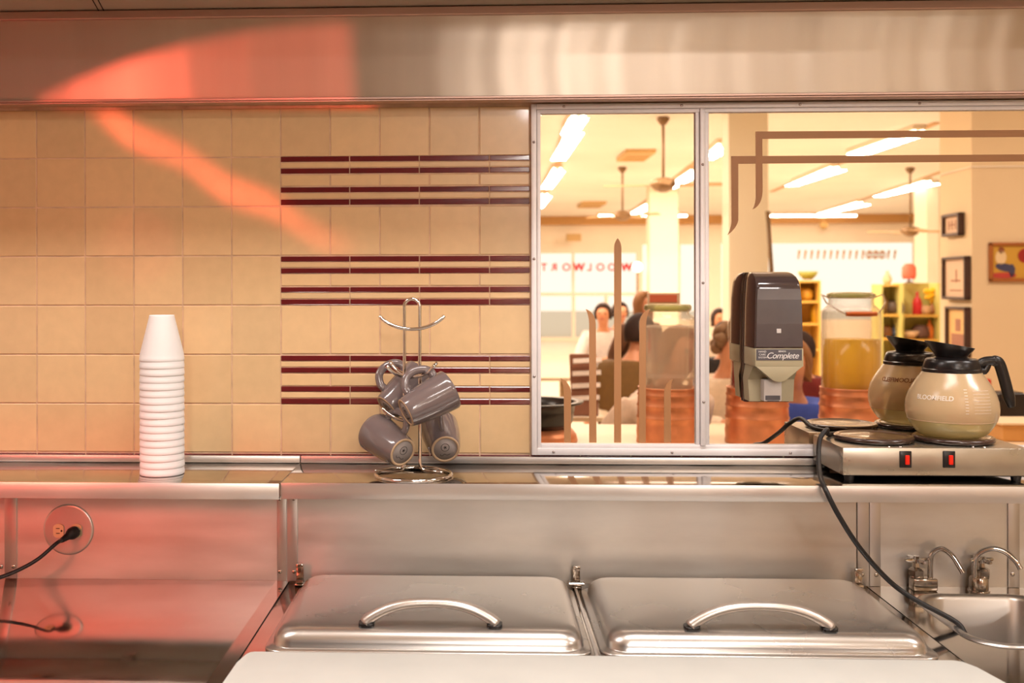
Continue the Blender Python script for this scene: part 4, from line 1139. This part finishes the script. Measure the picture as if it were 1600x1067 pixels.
# wooden box and black caddy right
c = PZm(1592, 690, ZL); c.x += .06
t = thing('wooden_box', 'low pale wooden box with finger hole behind the warmer', 'box', c)
bm = B(); box(bm, (c.x - .12, c.y - .18, ZL + .001), (c.x + .20, c.y, ZL + .062), .004); obj('box_body', bm, mat('pale_wood', (216, 160, 92), .5, var=.1, vscale=10), t)
bm = B(); box(bm, (c.x - .13, c.y - .19, ZL + .062), (c.x + .21, c.y + .005, ZL + .072), .003); obj('box_top', bm, CTOP, t)
bm = B(); lathe(bm, [(0, .0), (.010, .0), (.010, -.001)], (c.x - .03, c.y + .0008, ZL + .034), 16, rotY); obj('finger_hole', bm, GAP, t)
c = PZm(1583, 668, ZL); bm = B(); box(bm, (c.x - .055, c.y - .1, ZL + .001), (c.x + .055, c.y + .0, ZL + .14), .005); box(bm, (c.x - .045, c.y - .09, ZL + .14), (c.x + .045, c.y - .01, ZL + .145), .002)
tag(obj('napkin_holder', bm, BLACKP), 'black napkin holder behind the wooden box beyond the coffee pot', 'napkin holder')

# tables and seats of the diner
WOODC = mat('dark_chair_wood', (120, 74, 46), .4); REDV = mat('red_vinyl', (196, 40, 34), .35)
def table(c, label, w=.9, d=.7):
    t = thing('dining_table', label, 'table', (c.x, c.y, 0), group=None)
    bm = B(); box(bm, (c.x - w/2, c.y - d/2, .72), (c.x + w/2, c.y + d/2, .75), .006); obj('tabletop', bm, CTOP, t)
    bm = B(); tube(bm, [(c.x, c.y, .04), (c.x, c.y, .72)], .035, 12); lathe(bm, [(0, 0), (.24, 0), (.24, .02), (.04, .05)], (c.x, c.y, .001), 24); obj('pedestal', bm, CHROME_OLD, t)
def chair(c, rot, label, vm=REDV):
    t = thing('diner_chair', label, 'chair', (c.x, c.y, 0), rot)
    bm = B(); box(bm, (-.2, -.2, .43), (.2, .2, .48), .02); obj('seat', bm, vm, t, world=False)
    bm = B(); box(bm, (-.2, .19, .55), (.2, .225, .92), .015); obj('backrest', bm, vm, t, world=False)
    for sx in (-1, 1):
        for sy in (-1, 1):
            bm = B(); tube(bm, [(sx * .18, sy * .18, .001), (sx * .17, sy * .17, .43)] if sy < 0 else [(sx * .18, .2, .001), (sx * .18, .185, .45), (sx * .18, .21, .6)], .012, 8); obj('leg', bm, CHROME_OLD, t, world=False)
    return t
table(MD(862, 640, 6.6), 'cream table far left beyond the black bowl', .7, .7)
table(MD(1120, 640, 5.7), 'cream table of the curly-haired diner', .7, .6)
table(MD(880, 600, 9.5), 'pale table further back beneath the bright doors', 2.2, 1.2)
chair(Vector((MD(1478, 560, 7.2).x, MD(1478, 560, 7.2).y, 0)), PI * .0, 'red vinyl diner chair behind the coffee pots')
chair(Vector((MD(1215, 560, 8.4).x, MD(1215, 560, 8.4).y, 0)), .4, 'dark chair hidden behind the soap dispenser', WOODC)
# people
SKIN = mat('skin', (214, 150, 112), .5, sub=.1); SKIN2 = mat('tanned_skin', (190, 118, 80), .5)
def skinmesh(name, nodes, edges, m, parent, sub=2):
    me = bpy.data.meshes.new(name); me.from_pydata([n_[0] for n_ in nodes], edges, [])
    o = bpy.data.objects.new(name + '_tmp', me); COL.objects.link(o)
    md = o.modifiers.new('s', 'SKIN'); md.use_smooth_shade = True
    for k, n_ in enumerate(nodes):
        r_ = n_[1] if isinstance(n_[1], tuple) else (n_[1], n_[1])
        me.skin_vertices[0].data[k].radius = r_
    me.skin_vertices[0].data[0].use_root = True
    sb = o.modifiers.new('u', 'SUBSURF'); sb.levels = sub; sb.render_levels = sub
    dg = bpy.context.evaluated_depsgraph_get(); dg.update()
    out = bpy.data.meshes.new_from_object(o.evaluated_get(dg))
    bpy.data.objects.remove(o); bpy.data.meshes.remove(me)
    out.name = name; out.materials.clear(); out.materials.append(m)
    for p_ in out.polygons: p_.use_smooth = True
    r_ = bpy.data.objects.new(name, out); COL.objects.link(r_); r_.parent = parent
    return r_
def person(loc, face, label, shirt, hairc, hair='short', skin=SKIN, lean=0.15, arms='table', headturn=0.0, trousers=None, scale=1.0, seat=.46, sits=True):
    """seated person, faces local -y"""
    t = thing('person', label, 'person', loc, face)
    t.scale = (scale,) * 3
    def V(x, y, z): return (x, y, z)
    ln = lean
    sh = .50   # hip to shoulder
    hip = seat + .09 if sits else .93
    N = []; E = []
    def add(p_, r_, par=None):
        N.append((p_, r_)); k = len(N) - 1
        if par is not None: E.append((par, k))
        return k
    pel = add(V(0, .0, hip), (.12, .09))
    wst = add(V(0, -.03 * ln / .15, hip + .17), (.10, .075), pel)
    chs = add(V(0, -.08 * ln / .15, hip + .36), (.125, .085), wst)
    nkb = add(V(0, -.11 * ln / .15, hip + .50), (.075, .07), chs)
    nk = add(V(0, -.13 * ln / .15, hip + .57), (.046, .046), nkb)
    jaw = add(V(0, -.16 * ln / .15, hip + .63), (.070, .082), nk)
    hd = add(V(0, -.165 * ln / .15, hip + .70), (.098, .114), jaw)
    tp = add(V(0, -.16 * ln / .15, hip + .775), (.080, .094), hd)
    nose = add(V(0, -.165 * ln / .15 - .108, hip + .685), .014, hd)
    T = [(pel, (.15, .11)), (wst, (.125, .095)), (chs, (.155, .105)), (nkb, (.075, .07))]
    hands = []
    armnodes = []
    for s in (-1, 1):
        shd = add(V(s * .185, -.10 * ln / .15, hip + .44), .050, chs)
        if arms == 'table':
            el = V(s * .25, -.22, hip + .20); wr = V(s * .10, -.42, max(hip + .19, .78))
        elif arms == 'chin':
            el = V(s * .20, -.34, hip + .18); wr = V(s * .07, -.28, hip + .48)
        else:
            el = V(s * .25, .03, hip + .16); wr = V(s * .20, -.20, hip + .07)
        e1 = add(el, .043, shd); w1_ = add(wr, .028, e1)
        d = (Vector(wr) - Vector(el)).normalized(); side = d.cross(Vector((0, 0, 1))).normalized() * s
        pm = add(tuple(Vector(wr) + d * .055), (.036, .018), w1_)
        for fi, (off, ln_) in enumerate(((-.028, .065), (-.010, .08), (.010, .085), (.028, .07))):
            b0 = Vector(wr) + d * .085 + side * off
            f1 = add(tuple(b0), .009, pm); f2 = add(tuple(b0 + d * ln_ * .5 + Vector((0, 0, -.008))), .008, f1); add(tuple(b0 + d * ln_ * .9 + Vector((0, 0, -.03))), .007, f2)
        th_ = add(tuple(Vector(wr) + d * .03 - side * .035), .010, pm); add(tuple(Vector(wr) + d * .065 - side * .058 + Vector((0, 0, -.01))), .008, th_)
        armnodes.append((shd, e1, w1_))
        if sits:
            kn = add(V(s * .14, -.44, seat + .06), .062, add(V(s * .09, -.10, hip - .03), .08, pel)); an = add(V(s * .14, -.44, .09), .038, kn); add(V(s * .14, -.60, .04), .03, an)
        else:
            kn = add(V(s * .11, -.02, .50), .058, add(V(s * .09, 0, hip - .12), .085, pel)); an = add(V(s * .11, .02, .09), .038, kn); add(V(s * .11, -.14, .035), .03, an)
    skinmesh('body', N, E, skin, t)
    # shirt
    n2 = [(N[pel][0], (.185, .15)), (N[wst][0], (.165, .135)), (N[chs][0], (.20, .145)), (tuple(Vector(N[nkb][0]) + Vector((0, 0, -.02))), (.105, .10))]
    e2 = [(0, 1), (1, 2), (2, 3)]
    for (a1, a2, a3) in armnodes:
        k = len(n2); n2 += [(N[a1][0], .09), (N[a2][0], .072), (tuple(Vector(N[a2][0]).lerp(Vector(N[a3][0]), .82)), .055)]
        e2 += [(2, k), (k, k + 1), (k + 1, k + 2)]
    skinmesh('shirt', n2, e2, shirt, t)
    n3 = [(tuple(Vector(N[pel][0]) - Vector((0, 0, .03))), (.165, .13))]; e3 = []
    for s in (-1, 1):
        k = len(n3)
        if sits: n3 += [(V(s * .09, -.10, hip - .03), .092), (V(s * .14, -.44, seat + .06), .073), (V(s * .14, -.44, .12), .052)]
        else: n3 += [(V(s * .09, 0, hip - .12), .097), (V(s * .11, -.02, .50), .072), (V(s * .11, .02, .12), .055)]
        e3 += [(0, k), (k, k + 1), (k + 1, k + 2)]
    skinmesh('trousers', n3, e3, trousers or DENIM, t)
    hc_ = Vector(N[hd][0])
    # hair
    bm = B()
    if hair == 'curly':
        for k in range(70):
            a = random.uniform(0, 2 * PI); el = random.uniform(-.3, 1.5); r_ = .105
            d = Vector((math.cos(a) * math.cos(el), math.sin(a) * math.cos(el), math.sin(el)))
            if d.y < -.45 and d.z < .55: continue
            sphere(bm, hc_ + Vector((0, .015, .02)) + Vector((d.x * .095, d.y * .11, d.z * .11)), random.uniform(.03, .042), u=8, v=6)
    else:
        lng = {'short': -.45, 'long': -1.0, 'bob': -.6}[hair]
        for i in range(5):
            pass
        loops = []
        nn = 28
        for j in range(10):
            el = 1.5 - j * (1.5 - lng) / 9
            lp = []
            for k in range(nn):
                a = 2 * PI * k / nn
                ce = math.cos(max(el, -.35)); r1, r2 = .100 * ce, .120 * ce
                z = math.sin(el) * .125 if el > -.35 else -.038 + (el + .35) * .22
                y = math.sin(a) * r2
                front = math.sin(a) < -.35 and el < .75
                if front:
                    lp.append(hc_ + Vector((math.cos(a) * r1 * .8, -.05, .035 + max(0, z) * .5)))
                else:
                    lp.append(hc_ + Vector((math.cos(a) * r1, y + .014, z - .008)))
            loops.append(lp)
        loft(bm, loops, True, True)
    obj('hair', bm, hairc, t, world=False)
    for s in (-1, 1):
        bm = B(); sphere(bm, hc_ + Vector((s * .031, -.101, .0)), .0085, u=10, v=8); obj('eye', bm, GAP, t, world=False)
    bm = B(); tube(bm, [hc_ + Vector((-.022, -.096, -.058)), hc_ + Vector((0, -.103, -.06)), hc_ + Vector((.022, -.096, -.058))], .0055, 8); obj('mouth', bm, LIP, t, world=False)
    return t
LIP = mat('lip', (170, 84, 74), .5)
DENIM = mat('dark_denim', (60, 62, 84), .8)
def seatp(u, d): p_ = MD(u, 560, d); return (p_.x, p_.y, 0)
CL = lambda n_, c, r=.85: mat(n_, c, r, var=.1, vscale=30)
GREYH = CL('brown_grey_hair', (128, 96, 66)); DARKH = CL('dark_hair', (52, 34, 26)); BRH = CL('auburn_hair', (176, 108, 56)); LB = CL('light_brown_hair', (150, 104, 64))
person(seatp(966, 6.6), .7, 'person with dark hair in an olive-brown jacket, turned away, beside the clear jar', CL('olive_jacket', (120, 88, 44)), DARKH, 'short', arms='table', lean=.25, scale=1.0)
person(seatp(1008, 5.1), PI - .35, 'person in a pale shirt half hidden behind the clear water jar', CL('pale_shirt', (232, 206, 182)), LB, 'short', arms='lap', lean=.3, scale=1.0)
person(seatp(990, 8.6), 2.6, 'person with long brown hair standing behind the olive jacket', CL('brown_coat', (104, 70, 48)), LB, 'long', arms='lap', sits=False, scale=.86)
person(seatp(944, 11.2), 0.2 + PI, 'far dark-haired person in a white top by the bright doors', CL('white_top', (232, 222, 214)), DARKH, 'short', arms='table', sits=True)
person(seatp(962, 12.0), PI - .2, 'far person in a dark red top beside the white top', CL('maroon_top', (110, 44, 40)), DARKH, 'short', arms='lap')
person(seatp(1117, 6.5), PI - .25, 'person with curly brown hair and a cream sweater beside the mirror divider', CL('cream_sweater', (236, 214, 186)), GREYH, 'curly', arms='table', lean=.2, scale=.94)
person(seatp(1134, 8.2), PI + .3, 'person in a dark jacket behind the curly-haired diner', CL('dark_jacket', (50, 44, 40)), DARKH, 'short', arms='lap', scale=.93)
person(seatp(1119, 11.5), PI, 'far person in a white top above the curly-haired diner', CL('white_shirt', (230, 215, 200)), DARKH, 'bob', arms='lap', scale=.95)
person(seatp(1262, 6.7), PI + .9, 'person in a dark red shirt with brown hair left of the juice jar', CL('dark_red_shirt', (112, 34, 28)), DARKH, 'short', arms='lap', lean=.1, scale=.92)
person(seatp(1236, 5.0), PI + .3, 'person in a royal blue shirt behind the soap dispenser', CL('blue_shirt', (62, 84, 170)), LB, 'bob', arms='table', lean=.2, scale=.96)
person(seatp(1400, 6.3), PI - 1.1, 'dark-haired person behind the reflected coffee pot', CL('black_shirt', (44, 38, 40)), DARKH, 'short', arms='table', lean=.1, scale=.88)
# menu rack
c = MD(912, 585, 6.2)
t = thing('menu_rack', 'slanted rack of white striped menus beside the olive jacket', 'rack', (c.x, c.y, .75))
bm = B(); obox(bm, Vector((c.x, c.y, .95)), Vector((1, 0, 0)), Vector((0, 1, .35)), Vector((0, -.35, 1)), .16, .03, .38, .004)
tube(bm, [(c.x - .07, c.y - .12, .751), (c.x - .07, c.y, .95)], .006, 6); tube(bm, [(c.x + .07, c.y - .12, .751), (c.x + .07, c.y, .95)], .006, 6); obj('rack_frame', bm, CL('rack_brown', (130, 84, 60)), t)
for k in range(5):
    bm = B(); obox(bm, Vector((c.x + .004 * k, c.y + .035 + .004 * k, .80 + .075 * k)), Vector((1, 0, .05)), Vector((0, 1, .35)), Vector((0, -.35, 1)), .17, .012, .028, .002); obj('menu', bm, CL('menu_paper', (244, 232, 220)), t)

# antique shelves
GSH = mat('green_shelf_paint', (200, 190, 110), .7, var=.08, vscale=3); OSH = mat('ochre_shelf_paint', (206, 160, 70), .7)
sd = 15.0
def shelfunit(u0, u1, vt, dist, m, levels, label, dp=.4):
    a = inv(MD(u0, vt, dist)); b_ = inv(MD(u1, vt, dist))
    t = thing('display_shelf', label, 'shelf', G((a[0] + b_[0]) / 2, a[1], 0))
    zt_ = a[2]
    bm = B(); gbox(bm, (a[0], a[1] + dp - .02, .001), (b_[0], a[1] + dp, zt_)); gbox(bm, (a[0], a[1], .001), (a[0] + .03, a[1] + dp, zt_)); gbox(bm, (b_[0] - .03, a[1], .001), (b_[0], a[1] + dp, zt_)); obj('carcass', bm, m, t)
    for v in levels:
        z = MD(u0, v, dist).z
        bm = B(); gbox(bm, (a[0] + .03, a[1], z - .03), (b_[0] - .03, a[1] + dp - .02, z)); obj('shelf_board', bm, OSH, t)
shelfunit(1246, 1282, 438, sd, OSH, (438, 470, 505, 545), 'ochre shelves of antiques left of the juice jar')
shelfunit(1376, 1408, 444, sd, GSH, (444, 491, 528, 565), 'olive shelves of antiques right of the juice jar')
shelfunit(1409, 1468, 442, sd + .6, GSH, (492, 530, 568), 'pale green shelves of antiques behind the coffee pots')
def item(u, v, dist, prof, m, label, name, cat, s=1.0):
    c = MD(u, v, dist); bm = B(); lathe(bm, [(r_ * s, z_ * s) for r_, z_ in prof], c + Vector((0, 0, .002)), 20); return tag(obj(name, bm, m), label, cat, None)
VASE = [(0, 0), (.05, 0), (.08, .05), (.085, .10), (.06, .16), (.03, .20), (.035, .24), (.0, .24)]
BOT = [(0, 0), (.06, 0), (.065, .02), (.065, .16), (.05, .22), (.02, .27), (.02, .33), (0, .33)]
BOWL = [(0, 0), (.05, 0), (.10, .05), (.12, .10), (.11, .10), (.04, .03), (0, .02)]
POTP = [(0, 0), (.08, 0), (.11, .06), (.10, .14), (.06, .18), (0, .18)]
item(1433, 492, sd + .75, BOT, CL('red_glass', (180, 40, 44), .2), 'red glass bottle on the pale green shelf', 'bottle', 'bottle', 1.05)
item(1386, 444, sd + .2, VASE, CL('cream_china', (220, 210, 170), .3), 'cream china vase on top of the olive shelf', 'vase', 'vase', .8)
item(1394, 491, sd + .2, POTP, CL('dark_iron', (80, 64, 50), .5), 'dark iron pot on the olive shelf middle board', 'pot', 'pot', 1.1)
item(1381, 491, sd + .2, BOT, CL('brown_bottle', (120, 90, 50), .3), 'brown bottle at the left of the olive shelf', 'bottle', 'bottle', 1.0)
item(1404, 491, sd + .2, VASE, CL('grey_jug', (130, 120, 100), .4), 'grey jug at the right of the olive shelf', 'jug', 'jug', 1.0)
item(1445, 492, sd + .75, POTP, CL('tan_crock', (190, 150, 110), .5), 'tan crock beside the red glass bottle', 'crock', 'crock', .8)
item(1420, 530, sd + .75, BOWL, CL('pale_bowl', (226, 190, 150), .5), 'pale bowl on the green shelf behind the pots', 'bowl', 'bowl', 1.3)
item(1452, 530, sd + .75, BOT, CL('orange_bottle', (206, 110, 40), .4), 'orange bottle on the green shelf near the pier', 'bottle', 'bottle', .9)
item(1438, 530, sd + .75, POTP, CL('dark_books', (90, 60, 50), .6), 'dark pot on the green shelf middle', 'pot', 'pot', 1.2)
item(1258, 470, sd + .2, POTP, CL('gold_pot', (200, 150, 50), .4), 'gold pot on the ochre shelf', 'pot', 'pot', 1.0)
item(1274, 505, sd + .2, BOT, CL('yellow_bottle', (226, 180, 40), .4), 'yellow bottle on the ochre shelf', 'bottle', 'bottle', 1.0)
item(1262, 437, sd + .2, BOWL, CL('green_bowl', (150, 150, 70), .4), 'green bowl on top of the ochre shelf', 'bowl', 'bowl', 1.2)
item(1382, 528, sd + .2, POTP, CL('brown_crock', (120, 76, 40), .6), 'brown crock low on the olive shelf', 'crock', 'crock', 1.0)
item(1398, 528, sd + .2, VASE, CL('blue_vase', (70, 84, 110), .4), 'blue vase low on the olive shelf', 'vase', 'vase', .8)
# pink-orange lamp shade standing on the green shelf
c = MD(1420, 442, sd + .8); t = thing('table_lamp', 'coral lamp standing on top of the green shelf', 'lamp', c)
bm = B(); lathe(bm, [(0, .002), (.06, .002), (.02, .03), (.012, .06), (0, .06)], c, 20); obj('lamp_base', bm, FANM, t)
bm = B(); lathe(bm, [(0, .30), (.06, .29), (.10, .24), (.105, .12), (.09, .06), (0, .06)], c, 24); obj('lamp_shade', bm, CL('coral_shade', (240, 110, 84), .6), t)
# yellow flowers
c = MD(1456, 492, sd + .75); t = thing('flower_vase', 'vase of yellow flowers on the green shelf beside the pier', 'flowers', c)
bm = B(); lathe(bm, [(r_ * .7, z_ * .7) for r_, z_ in VASE], c + Vector((0, 0, .002)), 20); obj('vase', bm, CL('brown_vase', (140, 90, 50), .4), t)
for k in range(9):
    a = random.uniform(0, 2 * PI); r_ = random.uniform(.0, .10); q_ = c + Vector((r_ * math.cos(a), r_ * math.sin(a), .30 + random.uniform(-.05, .10)))
    bm = B(); sphere(bm, q_, .052, 1, 1, .6, 12, 8); tube(bm, [c + Vector((0, 0, .15)), q_], .005, 6); obj('flower', bm, CL('yellow_petals', (232, 176, 16), .6), t)
bm = B(); box(bm, (-4.45, -5.6, 0.001), (.15, -5.5, HC - .001)); struct('wall_added_dark', bm, mat('added_dark_panel', (120, 84, 62), .45, var=.25, vscale=3, stretch=(6, 1, .5)))  # unseen dark wall, added to darken the hood's left reflections
# added unseen red cooler that glows onto the left steel
glow_box = thing('red_glowbox', 'added unseen red cooler standing opposite the left steel counter', 'glowbox', (-2.05, -1.62, 0))
bm = B(); box(bm, (-2.9, -2.0, 0.0), (-1.45, -1.40, .99), .02); obj('glowbox_body', bm, REDV, glow_box)
REDGLOW = mat('red_glow_panel', (220, 40, 26), .4, emis=(255, 42, 22), estr=2.2)
bm = B(); box(bm, (-2.82, -1.40, .12), (-1.53, -1.385, .93), .005); obj('glowbox_front', bm, REDGLOW, glow_box)

# ================================================================== LIGHTS
def area(name, loc, tgt, sx, sy, power, col, spread=None):
    l = bpy.data.lights.new(name, 'AREA'); l.shape = 'RECTANGLE'; l.size = sx; l.size_y = sy; l.energy = power; l.color = lin(col)
    if spread: l.spread = spread
    o = bpy.data.objects.new(name, l); COL.objects.link(o); o.location = loc
    o.rotation_euler = (Vector(tgt) - Vector(loc)).to_track_quat('-Z', 'Y').to_euler(); return o
WARM = (255, 247, 242)
for (p0, p1) in LIGHTS:
    m_ = (p0 + p1) / 2; area('tube_glow', (m_.x, m_.y, HC - .12), (m_.x, m_.y, 0), .2, max(1.0, (p1 - p0).length), 270, WARM)
# overhead fill lamps, added out of view to brighten serving side and diner
for k, (x, y) in enumerate(((-1.9, -1.15), (0.4, -1.15), (2.8, -1.15), (1.2, -3.8), (4.2, -3.8))):
    area('added_fill', (x, y, HC - .1), (x, y + .1, 0), 1.2, .3, 90, WARM)
# daylight from the street windows

# unseen red lamps added; masks shape their patches on hood, tiles and lower steel
def projector(part):
    l = bpy.data.lights.new('added_red_lamp', 'POINT'); l.shadow_soft_size = 0.02 if part == 0 else 0.16; l.energy = 560; l.color = (1, 1, 1)
    o = bpy.data.objects.new('added_red_lamp', l); COL.objects.link(o); Sx, Sy, Sz = -1.45, -2.1, 1.72; o.location = (Sx, Sy, Sz)
    l.use_nodes = True; nt = l.node_tree; em = nt.nodes['Emission']; N = nt.nodes.new; K = nt.links.new
    tc = N('ShaderNodeNewGeometry'); sp = N('ShaderNodeSeparateXYZ'); K(tc.outputs['Incoming'], sp.inputs[0])
    def mth(op, a, b=None, c=None):
        n_ = N('ShaderNodeMath'); n_.operation = op
        for i_, v_ in enumerate((a, b, c)):
            if v_ is None: continue
            if isinstance(v_, (int, float)): n_.inputs[i_].default_value = v_
            else: K(v_, n_.inputs[i_])
        return n_.outputs[0]
    def sstep(x, a, b):
        n_ = N('ShaderNodeMapRange'); n_.interpolation_type = 'SMOOTHSTEP'; K(x, n_.inputs['Value'])
        if a < b: n_.inputs['From Min'].default_value = a; n_.inputs['From Max'].default_value = b; n_.inputs['To Min'].default_value = 0; n_.inputs['To Max'].default_value = 1
        else: n_.inputs['From Min'].default_value = b; n_.inputs['From Max'].default_value = a; n_.inputs['To Min'].default_value = 1; n_.inputs['To Max'].default_value = 0
        return n_.outputs[0]
    nx, ny, nz = sp.outputs
    def hit(n_, s0, yp): return mth('ADD', mth('MULTIPLY', mth('DIVIDE', n_, ny), yp - Sy), s0)
    X, Z = hit(nx, Sx, -0.062), hit(nz, Sz, -0.062)
    tt = mth('DIVIDE', mth('ADD', X, .955), .70)
    q = mth('SUBTRACT', 1.0, tt); crv = mth('MULTIPLY_ADD', mth('MULTIPLY', q, q), -.157, 2.112)
    dz = mth('SUBTRACT', crv, Z)
    fas = mth('MULTIPLY', mth('MULTIPLY', sstep(dz, -.002, .003), sstep(Z, 1.935, 1.945)), mth('MULTIPLY', sstep(X, -.262, -.268), sstep(X, -.96, -.94)))
    qx = mth('ADD', X, .75); fas = mth('MULTIPLY', fas, mth('MULTIPLY_ADD', mth('MULTIPLY', qx, qx), 9.0, .2))
    X2, Z2 = hit(nx, Sx, 0.0), hit(nz, Sz, 0.0)
    xx = mth('ADD', X2, .82)
    lz = mth('ADD', mth('MULTIPLY_ADD', xx, -.60, 1.925), mth('MULTIPLY', mth('MULTIPLY', xx, xx), .10))
    wob = mth('MULTIPLY', mth('SINE', mth('MULTIPLY', X2, 31.0)), .008)
    dd_ = mth('ABSOLUTE', mth('ADD', mth('SUBTRACT', Z2, lz), wob))
    fade = mth('MULTIPLY', sstep(X2, -.90, -.80), sstep(X2, -.24, -.42))
    inten = mth('ADD', .85, mth('MULTIPLY', mth('SINE', mth('MULTIPLY_ADD', X2, 23.0, 1.0)), .22))
    band = mth('MULTIPLY', mth('MULTIPLY', sstep(dd_, .045, .008), fade), mth('MULTIPLY', inten, sstep(Z2, 1.945, 1.935)))
    low = mth('MULTIPLY', mth('MULTIPLY', sstep(Z2, 1.20, 1.16), sstep(X2, -.22, -.46)), LOWK)
    wash = mth('MULTIPLY', mth('MULTIPLY', sstep(X2, -.45, -.85), sstep(Z2, 1.945, 1.935)), WASHK)
    tot = mth('ADD', mth('MULTIPLY', fas, FASK), band) if part == 0 else mth('ADD', low, wash)
    tot = mth('MULTIPLY', tot, mth('GREATER_THAN', mth('MULTIPLY', ny, SGN), 0.0))
    em.inputs['Color'].default_value = (1.0, 0.13, 0.08, 1); K(tot, em.inputs['Strength'])
LOWK, WASHK, FASK, SGN = .52, .022, .8, 1.0
projector(0); projector(1)

# ================================================================== RENDER LOOK
S.view_settings.view_transform = 'Standard'; S.view_settings.look = 'None'; S.view_settings.gamma = 1.0
S.view_settings.exposure = -1.16
try: S.view_settings.use_curve_mapping = False
except Exception: pass
S.cycles.max_bounces = 10; S.cycles.diffuse_bounces = 4; S.cycles.glossy_bounces = 6; S.cycles.transparent_max_bounces = 16
S.cycles.sample_clamp_indirect = 4.0
S.cycles.caustics_reflective = False; S.cycles.caustics_refractive = False
S.cycles.blur_glossy = 0.5
